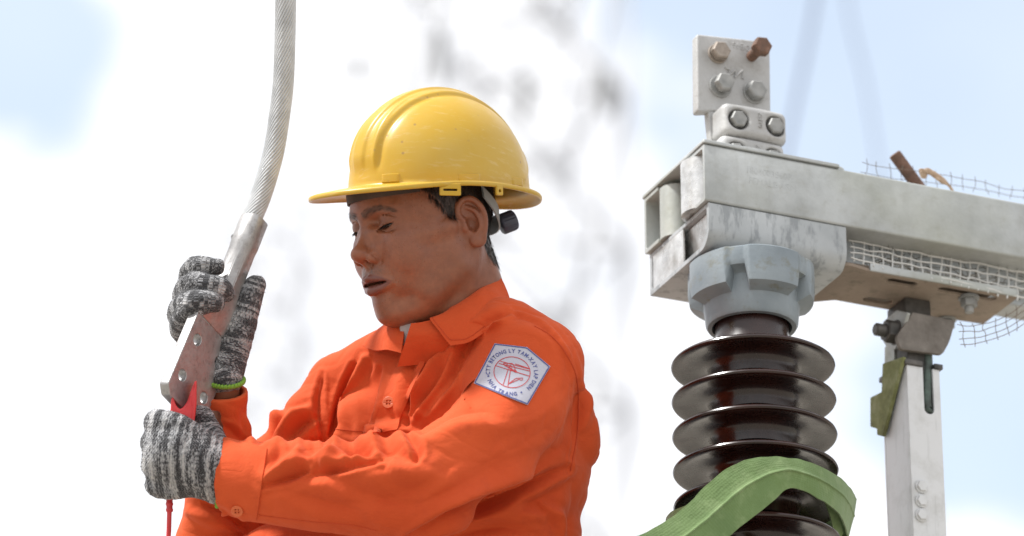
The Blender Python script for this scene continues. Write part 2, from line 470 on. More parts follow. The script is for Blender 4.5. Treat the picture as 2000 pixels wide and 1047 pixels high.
EYE = np.array([73.5, 32.5, 16.5]); EYE_R = 12.0
def build_head(h=1.25):
    g = Field((-112, -100, -150), (128, 100, 112), h)
    def both(kind, c, *a, **k):
        for s in (1, -1):
            if kind == 'ell': g.ell((c[0], c[1] * s, c[2]), *a, **k)
            else: g.tube([(p[0], p[1] * s, p[2]) for p in c], *a, **k)
    # skull and face masses
    g.ell((0, 0, 38), (93, 73, 78), 4)
    g.ell((28, 0, 46), (69, 66, 56), 16)
    g.ell((44, 0, 8), (52, 62, 58), 16)
    g.ell((46, 0, -38), (47, 52, 52), 18)
    both('tube', [(6, 54, -8), (4, 56, -50), (38, 38, -80), (71, 12, -94)], [14, 16, 17, 14], 18)
    both('ell', (18, 55, -34), (24, 13, 32), 12)
    both('ell', (36, 43, -62), (30, 14, 22), 16)                    # jaw muscle
    g.ell((75.0, 0, -92), (16, 18, 15.5), 16)
    g.ell((80, 0, -76), (13.5, 21, 13), 12)
    g.ell((82, 0, -48), (20, 28, 20), 12)                         # teeth arch
    both('ell', (61, 38, -26), (28, 25, 30), 16)                    # cheeks
    both('ell', (70, 24, -56), (18, 16, 20), 12)                    # beside the mouth
    both('tube', [(73, 38, -8), (48, 56, -5), (14, 66, 0)], [12, 11, 9], 12)  # cheekbone
    both('tube', [(85.5, 6, 31), (85.5, 22, 35), (73.5, 44, 32)], [8.2, 7.6, 7.4], 10)     # brow
    both('ell', (38, 58, 30), (22, 10, 22), 12)                     # temple fill
    # neck
    g.tube([(-22, 0, -30), (-34, 0, -90), (-40, 0, -175)], [56, 56, 62], 16)
    g.ell((30, 0, -96), (46, 40, 24), 16)                         # under the jaw
    both('tube', [(-20, 56, -30), (2, 38, -110), (10, 14, -150)], [12, 13, 12], 26)   # sternomastoid
    # eye sockets
    both('ell', (98, 27, 18), (14.5, 16, 7.5), 9, sub=True)
    both('ell', (93, 42, 14), (10.5, 11, 6.5), 9, sub=True)
    # nose
    g.tube([(85, 0, 26), (90.0, 0, 11), (99.5, 0, -5), (107, 0, -16)], [7, 7, 8, 9.5], 6)
    g.ell((107.5, 0, -18.5), (12, 13, 10.5), 4)
    both('ell', (98, 15, -24.5), (10.5, 7.4, 8.4), 4)
    both('tube', [(90, 11, 4), (91, 15, -14)], [6.5, 7], 9)
    g.tube([(106, 0, -26), (99, 0, -34)], [4.2, 5], 4)
    both('ell', (103, 8.4, -33), (6.2, 3.6, 5.8), 1.8, sub=True)
    both('tube', [(102, 20, -22), (97, 23, -27), (92, 22, -33)], [1.2, 1.4, 1.2], 3.5, sub=True)   # crease behind the wing
    both('tube', [(97, 25, -33), (93, 33, -45), (88, 37, -58)], [0.5, 0.7, 0.4], 6, sub=True)      # smile fold
    # mouth
    both('tube', [(87, 32, -56.5), (97, 18, -52.5), (103.4, 5, -49.7), (103.6, 0, -50.3)], [2.0, 2.9, 3.5, 3.4], 4)
    both('tube', [(86, 31, -59.8), (94.5, 16, -64.5), (99.5, 0, -66.5)], [2.8, 4.4, 5.4], 4)
    both('tube', [(83, 34.5, -58.8), (92.5, 22, -57.0), (104, 0, -57.5)], [1.4, 1.6, 2.1], 1.2, sub=True)
    g.ell((94, 0, -57.3), (12, 26, 1.7), 1.2, sub=True)
    g.tube([(105, 0, -38), (106, 0, -45)], [1.6, 2.2], 4, sub=True)    # philtrum
    g.tube([(96, -14, -76), (100, 0, -76.5), (96, 14, -76)], [0.3, 0.5, 0.3], 8, sub=True)    # under the lip
    # lids over the eyes: a shell with a narrow downcast slit
    for s in (1, -1):
        ec = EYE * np.array([1, s, 1])
        g.ell(ec, (EYE_R + 2.6, EYE_R + 5.5, EYE_R + 1.6), 4.5)
        g.tube([ec + np.array((12.0, -10 * s, 7.6)), ec + np.array((12.2, 2 * s, 8.8)), ec + np.array((9.4, 12 * s, 7.0)), ec + np.array((3.5, 19 * s, 2))], [0.5, 0.9, 0.9, 0.4], 2.2, sub=True)  # lid fold
        g.tube([ec + np.array((12.5, -12 * s, -9)), ec + np.array((12.5, 0, -12.5)), ec + np.array((9, 12 * s, -12))], [0.6, 0.9, 0.4], 4, sub=True)  # under-eye
        def slit(x, y, z, ec=ec, s=s):
            dx, dy, dz = x - ec[0], (y - ec[1]) * s, z - ec[2]
            r = np.sqrt(dx * dx + dy * dy + dz * dz) + 1e-6
            al = np.arctan2(dz, np.maximum(dx, 2.0)); be = (dy - 1.0) / 13.5
            env = np.clip(1 - be * be, 0, 1)
            top = R(-23) + R(4) * env + R(5) * be; bot = R(-23) - R(17) * env + R(5) * be
            d = np.maximum(al - top, bot - al) * r
            return np.maximum(np.maximum(d, np.abs(dy - 1.0) - 13.5), np.maximum(5 - dx, r - 24))
        g.put(slit, ec - 18, ec + 20, 0.7, sub=True)
    # ears
    for s in (1, -1):
        eo = np.array([-14, 76 * s, -1.0]); eb = np.array([-0.90, 0.40 * s, 0]); en = np.array([0.40, 0.90 * s, 0]); eu = np.array([0, 0, 1.0])
        t = R(-13); eb, eu = eb * math.cos(t) - eu * math.sin(t), eu * math.cos(t) + eb * math.sin(t)
        def E(b, u, n=0): return eo + b * eb + u * eu + n * en
        rot = np.stack([eb, eu, en])
        g.tube([E(-14, 14, -7), E(-10, 3, -8), E(-8, -20, -7)], [7, 10, 7], 7)
        g.ell(E(0, 0, -5), (13, 16, 7), 4, rot=rot)
        g.ell(E(3, 4), (17, 27, 4.4), 4, rot=rot)
        g.ell(E(2, -18, 0.0), (10.5, 14, 4.2), 4, rot=rot)
        g.ell(E(-1, -24, 0.5), (8, 8, 4.2), 3, rot=rot)
        g.ell(E(5, 6, 5), (12.5, 22, 5), 3, sub=True, rot=rot)        # bowl
        g.tube(smooth_poly([E(-5, 2, 2.5), E(-12, 12, 3), E(-10, 24, 3.5), E(0, 31, 4), E(11, 28, 4.5), E(18, 16, 4.5), E(19, 2, 4), E(14, -12, 3), E(7, -21, 2)], 25), np.interp(np.linspace(0, 8, 25), range(9), [2.6, 3.4, 3.8, 4.0, 4.0, 3.8, 3.4, 3.2, 3.0]), 2.4)  # rim
        g.tube(smooth_poly([E(0, 22, 2), E(9, 13, 3), E(11, 2, 3.5), E(8, -8, 3.6), E(1, -14.5, 3.5)], 15), np.interp(np.linspace(0, 4, 15), range(5), [2.4, 3.2, 3.4, 3.4, 3.2]), 3)  # inner ridge
        g.ell(E(0, -1, 4.2), (7.5, 10, 8.2), 2, sub=True, rot=rot)       # hollow
        g.ell(E(-10.5, -2, 2.5), (4, 6.5, 4), 2.5, rot=rot)           # tragus
        g.ell(E(-4, -22, 2.5), (6.5, 7.5, 4), 3, rot=rot)
    V, Q = g.mesh()
    return relax(V, Q, 2, 0.35), Q

hV, hQ = build_head()
head_V, head_Q = hV, hQ
# local colour: lips, brows, stubble, flush (skin pigment, in head millimetres)
def blob(c, r, P=None, absl=True):
    P = hV if P is None else P
    q = P.copy()
    if absl: q[:, 1] = np.abs(q[:, 1])
    return np.exp(-(((q - np.array(c)) / np.array(r)) ** 2).sum(1))
a = np.abs(hV[:, 1])
lipc = np.clip(1.25 - np.sqrt(((hV[:, 2] + 58) / (11.5 - 0.0085 * a ** 2)) ** 2 + (a / 33.0) ** 4), 0, 0.25) * 4
lipc *= (hV[:, 0] > 86) * np.clip((hV[:, 0] - 86) / 6, 0, 1)
brow_p = np.stack([hV[:, 2], a], 1)
bd, bt, _ = seg_dist(np.stack([a, hV[:, 2]], 1), [(9, 29), (22, 33), (36, 34.5), (50, 28)])
browc = np.clip(1.3 - bd / (5.4 * (1 - 0.5 * bt)), 0, 1) * (hV[:, 0] > 50)
stub = np.clip(blob((103, 14, -42), (14, 16, 7)) + 0.25 * blob((92, 0, -92), (22, 26, 14)), 0, 1)
flush = np.clip(blob((110, 0, -24), (16, 20, 13)) + 0.6 * blob((70, 46, -22), (30, 22, 22)) + 0.7 * blob((-12, 84, 0), (22, 20, 34)), 0, 1)
lidc = np.clip(blob((88, 32, 15), (8, 16, 8)), 0, 1)

skin = Mat('skin', (0.30, 0.13, 0.07), 0.42)
n1 = skin.noise(9, 5, 0.6, skin.co()); n2 = skin.noise(42, 3, 0.6)
c = skin.mix(skin.ramp(n1, [(0.3, 0.0), (0.7, 1.0)]), (0.215, 0.078, 0.039), (0.32, 0.118, 0.060))
c = skin.mix(skin.ramp(skin.noise(75, 5, 0.7), [(0.38, 0.5), (0.62, 0.0)]), c, (0.17, 0.06, 0.032))
c = skin.mix(skin.math('MULTIPLY', skin.at('flush'), 0.3), c, (0.30, 0.085, 0.045))
c = skin.mix(skin.math('MULTIPLY', skin.at('stub'), skin.range(skin.noise(420, 2), 0.35, 0.65, 0.3, 1.0)), c, (0.11, 0.058, 0.040))
c = skin.mix(skin.math('MULTIPLY', skin.at('lip'), 0.85), c, (0.155, 0.05, 0.038))
c = skin.mix(skin.math('MULTIPLY', skin.at('brow'), 0.58), c, (0.05, 0.03, 0.022))
c = skin.mix(skin.math('MULTIPLY', skin.at('lid'), 0.5), c, (0.15, 0.06, 0.036))
skin.to('Base Color', c)
skin.set('Subsurface Weight', 0.10); skin.set('Subsurface Radius', (1.0, 0.35, 0.2)); skin.set('Subsurface Scale', 0.006)
sweat = skin.ramp(skin.vor(240, None, 'F1'), [(0.12, 1.0), (0.30, 0.0)])
gate = skin.ramp(skin.noise(14, 2), [(0.42, 0.0), (0.52, 1.0)])
drops = skin.math('MULTIPLY', sweat, gate)
pores = skin.noise(130, 4, 0.65)
hgt = skin.math('ADD', skin.math('MULTIPLY', pores, 0.35), skin.math('MULTIPLY', drops, 0.35))
skin.bump(hgt, 0.5, 0.0012)
skin.to('Roughness', skin.math('SUBTRACT', skin.range(n2, 0.3, 0.7, 0.34, 0.52), skin.math('MULTIPLY', drops, 0.2)))
FV = H2F(hV)
# forearms run on inside the sleeves to the wrists; they belong to the same body
ext_V = []; ext_Q = []; nb = len(FV)
for pts, rad in (([(600, 850, -130), (412, 1066, -40), (436, 850, 55), (441, 735, 96)], [40, 36, 29, 27]), ([(930, 880, 240), (800, 955, 290), (620, 948, 245), (425, 925, 200)], [48, 46, 38, 36])):
    v_, f_ = tube_mesh(smooth_poly([PX(*p) for p in pts], 30), np.interp(np.linspace(0, 3, 30), range(4), rad), 24, False)
    ext_Q += [tuple(nb + len(ext_V) + k for k in f) for f in f_]; ext_V += v_
NE = len(ext_V); FVb = np.vstack([FV, np.array(ext_V)]); pad = lambda a_: np.r_[a_, np.zeros(NE)]
me = mesh_np('body', FVb, np.vstack([hQ, np.array(ext_Q)]))
lipc, browc_, stub, flush, lidc = (pad(q) for q in (lipc, browc, stub, flush, lidc))
attr(me, 'lip', lipc); attr(me, 'brow', browc_); attr(me, 'stub', stub); attr(me, 'flush', flush); attr(me, 'lid', lidc)
body = link('body', me, skin.m, person, fig_mat)
# eyes
iris = Mat('eye_surface', (0.7, 0.66, 0.6), 0.12)
d = iris.at('gaze')
iris.to('Base Color', iris.ramp(d, [(0.0, (0.008, 0.006, 0.005)), (0.20, (0.008, 0.006, 0.005)), (0.22, (0.05, 0.025, 0.012)), (0.46, (0.03, 0.016, 0.01)), (0.50, (0.30, 0.25, 0.22)), (1.0, (0.30, 0.24, 0.21))]))
for s in (1, -1):
    ec = EYE * np.array([1, s, 1])
    bm = bmesh.new(); bmesh.ops.create_uvsphere(bm, u_segments=40, v_segments=24, radius=EYE_R)
    P = np.array([v.co[:] for v in bm.verts]); bm.free
    gaze = np.array([math.cos(R(-24)), -0.05 * s, math.sin(R(-24))]); gaze /= np.linalg.norm(gaze)
    me = bpy.data.meshes.new('eye'); bm.to_mesh(me)
    ang = np.arccos(np.clip(P @ gaze / EYE_R, -1, 1))
    P = P * (1 + 0.06 * np.clip(1 - (ang / 0.5) ** 2, 0, 1))[:, None]
    me.vertices.foreach_set('co', H2F(P + ec).astype(np.float32).ravel())
    attr(me, 'gaze', ang)
    link('eye', me, iris.m, person, fig_mat)

# ------------------------------------------------------------------ hair, brows, lashes
head_bvh = BVHTree.FromPolygons([tuple(v) for v in hV], [tuple(q) for q in hQ])
hN = normals(hV, hQ)
hair_mat = Mat('black_hair', (0.012, 0.010, 0.009), 0.42)
hair_mat.to('Base Color', hair_mat.ramp(hair_mat.noise(300, 2), [(0.3, (0.006, 0.005, 0.005)), (0.8, (0.03, 0.024, 0.02))]))

def strands(name, roots, dirs, length, width, mat, curl=0.15, seg=4, lift=0.0, gravity=(0, 0, 0)):
    """thin tapering three-sided hairs, head millimetres"""
    V = []; F = []
    for p, d in zip(roots, dirs):
        L = length * rng.uniform(0.6, 1.25); w = width * rng.uniform(0.7, 1.2)
        d = d / np.linalg.norm(d); q = p.copy(); jit = rng.normal(0, curl, 3)
        side = np.cross(d, rng.normal(0, 1, 3)); side /= np.linalg.norm(side) + 1e-9; up = np.cross(side, d)
        b = len(V)
        for i in range(seg + 1):
            t = i / seg; r = w * (1 - 0.85 * t)
            for k in range(3):
                a = 2.1 * k; V.append(q + r * (math.cos(a) * side + math.sin(a) * up))
            d = d + (jit + np.array(gravity)) / seg; d /= np.linalg.norm(d)
            q = q + d * L / seg
        for i in range(seg):
            for k in range(3):
                F.append((b + 3 * i + k, b + 3 * i + (k + 1) % 3, b + 3 * i + 3 + (k + 1) % 3, b + 3 * i + 3 + k))
    me = mesh_np(name, H2F(np.array(V)), np.array(F))
    return link(name, me, mat, person, fig_mat)

# scalp: in front of the ear (sideburn), over it, behind it to the nape
al = np.abs(hV[:, 1])
def scalp_w(P):
    f, l, u = P[:, 0], np.abs(P[:, 1]), P[:, 2]
    hairline = np.interp(f, [-120, -60, -48, -34, -26, -8, 2, 12, 22, 34, 46, 60], [-56, -56, -46, -20, 6, 24, 16, 4, 22, 36, 44, 60])
    return np.clip((u - hairline) / 5.0, 0, 1)
sw = scalp_w(hV)
inear = (np.linalg.norm((hV - np.array([0, 0, 0])) * [1, 0, 1] - np.array([-16, 0, 2]), axis=1) < 32) & (al > 73)
sw[inear] = 0
attr(body.data, 'scalp', pad(np.clip(sw, 0, 1)))
c_old = [l for l in skin.l if l.to_socket == skin.b.inputs['Base Color']][0].from_socket
skin.to('Base Color', skin.mix(skin.math('MULTIPLY', skin.at('scalp'), 0.9), c_old, (0.012, 0.010, 0.009)))
cand = np.where((sw > 0.15) & (hV[:, 2] < 72) & (hV[:, 0] < 70))[0]
pick = rng.choice(cand, 5200, p=(lambda w: w / w.sum())(0.25 + sw[cand]))
roots = hV[pick] + rng.normal(0, 0.5, (len(pick), 3)); nn = hN[pick]
down = np.array([0.10, 0, -1.0]); dirs = []
for p, n in zip(roots, nn):
    dd = down.copy()
    if p[0] < -30: dd = np.array([-0.12, 0, -1.0])
    t = dd - (dd @ n) * n
    dirs.append(t + n * (0.05 if p[0] < -40 and p[2] < 0 else 0.20) + rng.normal(0, 0.10, 3))
wisp = np.where((hV[:, 0] > 2) & (hV[:, 0] < 40) & (sw > 0.02) & (sw < 0.6) & (hV[:, 2] < 60))[0]
wp = rng.choice(wisp, 420); roots = np.vstack([roots, hV[wp]]); dirs = dirs + [np.array([0.05, 0, -1.0]) - (np.array([0.05, 0, -1.0]) @ hN[i]) * hN[i] + 0.12 * hN[i] + rng.normal(0, 0.22, 3) for i in wp]
strands('hair', roots, dirs, 11.0, 0.24, hair_mat.m, 0.25)
cand = np.where((browc > 0.25))[0]
for s in (1, -1):
    cs = cand[hV[cand, 1] * s > 0]; pick = rng.choice(cs, 210)
    dirs = []
    for i in pick:
        d = np.array([0.0, s * 0.9, 0.45 if abs(hV[i, 1]) < 18 else (0.12 if abs(hV[i, 1]) < 36 else -0.3)])
        n = hN[i]; dirs.append(d - (d @ n) * n + 0.14 * n + rng.normal(0, 0.12, 3))
    strands('eyebrow', hV[pick] + rng.normal(0, 0.3, (len(pick), 3)), dirs, 6.0, 0.12, hair_mat.m, 0.1)
    roots = []; dirs = []
    for b in np.linspace(-11.5, 13.5, 70):
        be = (b - 1.0) / 13.5; al_ = R(-23) + R(4) * (1 - be * be) + R(5) * be
        rr = math.sqrt(max(14.0 ** 2 - b * b, 1))
        roots.append(EYE * np.array([1, s, 1]) + np.array([rr * math.cos(al_) - 0.3, b * s, rr * math.sin(al_)]))
        dirs.append(np.array([0.9, 0.25 * s * be, -0.75]))
    strands('eyelash', np.array(roots), dirs, 6.0, 0.38, hair_mat.m, 0.1)
# ================================================================== hard hat
yf, lf = R(34), R(5.5)
hx = np.array([-math.cos(yf), 0, math.sin(yf)]); hy = np.array([0, 1.0, 0])
nd = R(1.0)
kf = hx * math.cos(nd) - hy * math.sin(nd); ku = hy * math.cos(nd) + hx * math.sin(nd); kl = np.cross(hy, hx)
def lean2(v): return np.array([v[0], v[1] * math.cos(lf) + v[2] * math.sin(lf), -v[1] * math.sin(lf) + v[2] * math.cos(lf)])
KB = np.stack([lean2(kf), lean2(kl), lean2(ku)])
HEL0 = PX(858, 376, HEAD0[2] - 16)
def K2F(P): return HEL0 + MM * (np.asarray(P, float) @ KB)
def F2K(P): return ((np.asarray(P, float) - HEL0) / MM) @ KB.T
def fig_px(P):
    P = np.atleast_2d(P); k = 1 - P[:, 2] * S / DIST
    return np.stack([P[:, 0] / k + 1000, 523.5 - P[:, 1] / k], 1)

hat = thing('hard_hat', 'scuffed yellow hard hat with front visor on the worker\'s head', 'hard hat')
A_, B_, HH = 121.0, 99.0, 128.0
def sstep(x, a, b):
    t = np.clip((x - a) / (b - a), 0, 1); return t * t * (3 - 2 * t)
def dome(phi, t, off=0.0):
    """phi 0 at the front, t 0 at the brim .. 1 at the crown"""
    a = t * math.pi / 2
    r = np.cos(a); u = HH * np.sin(a)
    q = 1 + 0.06 * np.clip(np.cos(phi), 0, 1) * sstep(u, 20, 80) + 0.035 * np.clip(-np.cos(phi), 0, 1) * sstep(u, 10, 60)            # fuller forehead side
    F = A_ * r * np.cos(phi) * q - 1.0 * (u / HH) ** 2; L = B_ * r * np.sin(phi)
    P = np.stack([F, L, u], -1)
    N = np.stack([np.cos(phi) * r / A_, np.sin(phi) * r / B_, np.sin(a) / HH], -1)
    N /= np.linalg.norm(N, axis=-1, keepdims=True) + 1e-9
    aL = np.abs(L)
    fade = sstep(u, 14, 40)
    # crest over the top with stepped edges
    wide = 30 - 6 * np.clip(-F / 100, 0, 1)
    h = fade * (3.4 * sstep(-aL, -wide - 3.5, -wide + 3.0) + 2.6 * sstep(-aL, -14.0, -9.0) - 1.5 * np.exp(-((aL - wide - 4) / 4.0) ** 2))
    h += fade * sstep(F, 20, 90) * 1.6 * np.exp(-((aL - 20 - 0.10 * (110 - u)) / 2.6) ** 2)
    # swept crease low on the back
    pp = np.stack([np.degrees(np.abs(phi)).ravel(), u.ravel()], 1)
    d, tt, sd = seg_dist(pp, [(161, 62), (156, 44), (147, 28), (134, 15)])
    h += (2.2 * np.exp(-(d / 3.2) ** 2) * (1 - 0.7 * tt)).reshape(u.shape) - (1.3 * np.exp(-(d / 9) ** 2) * (sd < 0) * (1 - tt)).reshape(u.shape)
    return P + N * (h + off)[..., None], N
NP = 288
phi = np.linspace(0, 2 * math.pi, NP, endpoint=False)
phw = (phi + math.pi) % (2 * math.pi) - math.pi
tcol = np.concatenate([np.linspace(0.995, 0.9, 8), np.linspace(0.88, 0.035, 80)])
rows = []
for t in tcol: rows.append(dome(phw, np.full(NP, t))[0])
cf = np.cos(phw); vis = np.clip(cf, 0, 1)
bw = 12.5 + 42 * np.clip(cf, 0, 1) ** 1.7 + 2.5 * np.clip(-cf, 0, 1)        # brim width
droop = -1.5 + 3.5 * np.sin(phw) ** 2 - 9.5 * np.clip(cf, 0, 1) ** 2 - 7.0 * np.clip(-cf, 0, 1) ** 2
droop = droop + 0.5 * np.sin(phw * 5 + 1)
dirn = np.stack([np.cos(phw) * 1.0, np.sin(phw) * A_ / B_, 0 * phw], 1); dirn /= np.linalg.norm(dirn, axis=1, keepdims=True)
base = np.stack([A_ * np.cos(phw), B_ * np.sin(phw), 0 * phw], 1)
up = np.array([0, 0, 1.0])
def ring(w, du, abs_w=0.0): return base + dirn * (bw * w + abs_w)[:, None] + up * (du + droop * np.clip(w, 0, 1) ** 1.5)[:, None]
rows.append(ring(0.0, 3.2 + 0 * phw, 0.2)); rows.append(ring(0.0, 1.6 + 0 * phw, 1.4)); rows.append(ring(0.12, 0.9 + 0 * phw))
for w in (0.3, 0.5, 0.7, 0.85): rows.append(ring(w, 0.8 + 0 * phw))
rows.append(ring(0.94, 1.3 + 0 * phw)); rows.append(ring(1.0, 1.0 + 0 * phw)); rows.append(ring(1.0, -0.6 + 0 * phw, 0.9)); rows.append(ring(1.0, -3.2 + 0 * phw, 0.9))
rows.append(ring(1.0, -5.0 + 0 * phw, 0.0)); rows.append(ring(1.0, -5.2 + 0 * phw, -1.4)); rows.append(ring(1.0, -3.0 + 0 * phw, -2.2)); rows.append(ring(0.8, -1.6 + 0 * phw))
for w in (0.5, 0.25): rows.append(ring(w, -1.4 + 0 * phw))
rows.append(ring(0.0, -1.2 + 0 * phw, -1.0)); rows.append(ring(0.0, 2.0 + 0 * phw, -2.6))
for t in np.linspace(0.05, 0.97, 22): rows.append(dome(phw, np.full(NP, t), -2.6)[0])
Vh = np.concatenate(rows); nr = len(rows)
Fh = []
for i in range(nr - 1):
    j = np.arange(NP); k = (j + 1) % NP
    Fh.append(np.stack([i * NP + j, (i + 1) * NP + j, (i + 1) * NP + k, i * NP + k], 1))
Fh = np.concatenate(Fh)
me = mesh_np('shell', K2F(Vh), Fh)
bm = bmesh.new(); bm.from_mesh(me); bm.verts.ensure_lookup_table()
bm.faces.new([bm.verts[i] for i in range(NP)]); bm.faces.new([bm.verts[(nr - 1) * NP + i] for i in range(NP)][::-1])
bmesh.ops.recalc_face_normals(bm, faces=bm.faces[:]); bm.to_mesh(me); bm.free()

yel = Mat('yellow_plastic', (0.75, 0.42, 0.02), 0.3)
nz = yel.noise(11, 5, 0.6)
cy = yel.mix(yel.ramp(nz, [(0.35, 0.0), (0.7, 1.0)]), (0.52, 0.31, 0.010), (0.52, 0.335, 0.045))
scr = yel.ramp(yel.noise(38, 6, 0.7, yel.map(yel.co(), (1.0, 1.0, 5.0), (0.4, 0.7, 0.3))), [(0.56, 0.0), (0.70, 0.6)])
cy = yel.mix(scr, cy, (0.58, 0.42, 0.16))
spots = yel.math('MULTIPLY', yel.ramp(yel.vor(62), [(0.08, 1.0), (0.15, 0.0)]), yel.ramp(yel.noise(17, 2), [(0.50, 0.0), (0.57, 0.85)]))
cy = yel.mix(spots, cy, (0.33, 0.20, 0.06))
yel.to('Base Color', cy)
yel.to('Roughness', yel.range(yel.noise(23, 5, 0.65), 0.3, 0.75, 0.30, 0.54))
yel.set('Subsurface Weight', 0.05); yel.set('Subsurface Scale', 0.004); yel.set('Coat Weight', 0.06); yel.set('Coat Roughness', 0.25)
yel.bump(yel.math('ADD', yel.noise(70, 4, 0.6), yel.math('MULTIPLY', spots, -0.6)), 0.10, 0.0012)
shell = link('shell', me, yel.m, hat, fig_mat)

def on_rim(px, w=1.0):
    """index of the near-side ring point that is seen at photo x"""
    P = K2F(ring(w, 0 * phw)); q = fig_px(P)[:, 0]; near = np.sin(phw) > -0.15
    return int(np.argmin(np.where(near, np.abs(q - px), 1e9)))
def frame_at(j):
    """local basis (along the rim, out, up) of the hat at ring index j"""
    t = base[(j + 1) % NP] - base[j - 1]; t /= np.linalg.norm(t); o = np.cross(t, up)
    return t, o, up
def hat_piece(name, verts_fn, me0, mat, smooth=40):
    P = np.array([v.co[:] for v in me0.vertices]); Q = verts_fn(P)
    me0.vertices.foreach_set('co', K2F(Q).astype(np.float32).ravel()); me0.update()
    return link(name, me0, mat, hat, fig_mat, smooth=smooth)
# raised pads above the rim, wrapped round the dome
for (pc, wid) in ((762, 29), (916, 27), (1010, 26)):
    P = K2F(dome(phw, np.full(NP, 0.07))[0]); q = fig_px(P)[:, 0]
    j = int(np.argmin(np.where(np.sin(phw) > 0.0, np.abs(q - pc), 1e9)))
    bm = bmesh.new(); bmesh.ops.create_grid(bm, x_segments=14, y_segments=8, size=0.5)
    P0 = np.array([v.co[:] for v in bm.verts]); me0 = bpy.data.meshes.new('accessory_pad'); bm.to_mesh(me0); bm.free()
    def fn(P, j=j, wid=wid):
        rad = np.linalg.norm(base[j]); ph = phw[j] + P[:, 0] * wid / rad; u = 2.2 + (P[:, 1] + 0.5) * 12.5
        edge = np.maximum(np.abs(P[:, 0]) * 2, np.abs(P[:, 1]) * 2)
        h = np.where(edge > 0.99, -1.5, np.where(edge > 0.82, 1.3, 1.7)) + 0.0
        return dome(ph, np.arcsin(u / HH) * 2 / math.pi, 0.0)[0] + (dome(ph, np.arcsin(u / HH) * 2 / math.pi, 1.0)[0] - dome(ph, np.arcsin(u / HH) * 2 / math.pi, 0.0)[0]) * h[:, None]
    hat_piece('accessory_pad', fn, me0, yel.m, 60)
# slotted lug and small eyelet hanging below the rim
for (pc, nm, w, h, hole) in ((881, 'strap_slot', 27, 13, 'slot'), (975, 'eyelet', 10.5, 11, 'round')):
    j = on_rim(pc); t, o, n3 = frame_at(j); p0 = ring(0.96, 0 * phw)[j] + np.array([0, 0, -4.0])
    out = rounded([(-w / 2, 2), (w / 2, 2), (w / 2, -h), (-w / 2, -h)], [0.5, 0.5, 2.2, 2.2])
    hl_ = [rounded([(-9, -4.6), (9, -4.6), (9, -7.2), (-9, -7.2)], 1.2)] if hole == 'slot' else [circle((0, -5.5), 1.9, 14)]
    m0 = plate(nm, out, hl_, 4.0, 0.8)
    hat_piece(nm, lambda P: p0 + P[:, :1] * t + P[:, 1:2] * n3 + (P[:, 2:3]) * o, m0, yel.m, 40)

# suspension: dark brow band, grey side strap, ratchet knob (fitted round the skull)
dark_foam = Mat('dark_foam', (0.055, 0.036, 0.028), 0.75); dark_foam.bump(dark_foam.noise(240, 3), 0.3, 0.001)
dark_foam.to('Base Color', dark_foam.ramp(dark_foam.noise(30, 4), [(0.3, (0.035, 0.024, 0.02)), (0.75, (0.085, 0.058, 0.044))]))
grey_pl = Mat('grey_plastic', (0.30, 0.31, 0.31), 0.5); grey_pl.bump(grey_pl.noise(150, 3), 0.15, 0.001)
navy_pl = Mat('navy_plastic', (0.05, 0.056, 0.085), 0.45)
def band(name, a0, a1, top, bot, off, mat, n=60):
    """strip round the head between two angles (0 front, + to his left); heights are functions of the angle, head millimetres"""
    V = []; m = 6
    for a in np.linspace(a0, a1, n):
        d = np.array([math.cos(a), math.sin(a), 0.0])
        for i in range(m + 1):
            u = bot(a) + (top(a) - bot(a)) * i / m
            o = np.array([0.0, 0, u]) + d * 150
            hit = head_bvh.ray_cast(Vector(o), Vector(-d))[0]
            rr = np.array([hit.x, hit.y]) @ d[:2] if hit is not None else 85.0
            V.append((d, rr, u))
    rrs = np.array([v[1] for v in V]).reshape(n, m + 1)
    for _ in range(4):
        rrs[1:-1] = (rrs[:-2] + 2 * rrs[1:-1] + rrs[2:]) / 4
        rrs = np.repeat(rrs.max(1, keepdims=True), m + 1, 1) * 0.35 + rrs * 0.65
    O = []; 
    for lay in (off, off - 2.0):
        for i, (d, _, u) in enumerate(V): O.append(d * (rrs.ravel()[i] + lay) * np.array([1, 1, 0]) + np.array([0, 0, u]))
    F = []; W_ = m + 1; N0 = n * W_
    for i in range(n - 1):
        for j in range(m):
            q = (i * W_ + j, (i + 1) * W_ + j, (i + 1) * W_ + j + 1, i * W_ + j + 1)
            F.append(q); F.append(tuple(N0 + k for k in q[::-1]))
        for j in (0, m):
            q = (i * W_ + j, (i + 1) * W_ + j, N0 + (i + 1) * W_ + j, N0 + i * W_ + j); F.append(q if j == m else q[::-1])
    me = mesh_np(name, H2F(np.array(O)), np.array(F))
    return link(name, me, mat, hat, fig_mat, smooth=45)
band('brow_band', R(-75), R(54), lambda a: 60, lambda a: 45.5 + 2.0 * math.cos(a * 3) + 2.5 * abs(a) , 3.2, dark_foam.m, 80)
band('side_strap', R(50), R(122), lambda a: 66, lambda a: 50 - 6 * max(0, a - R(85)), 6.0, grey_pl.m)
band('side_strap', R(-122), R(-50), lambda a: 66, lambda a: 50 + 6 * min(0, a + R(85)), 6.0, grey_pl.m)
band('nape_strap', R(118), R(242), lambda a: 44 - 36 * (1 - ((a - math.pi) / R(62)) ** 2) ** 1 , lambda a: 30 - 44 * (1 - ((a - math.pi) / R(62)) ** 2), 9.0, grey_pl.m, 70)
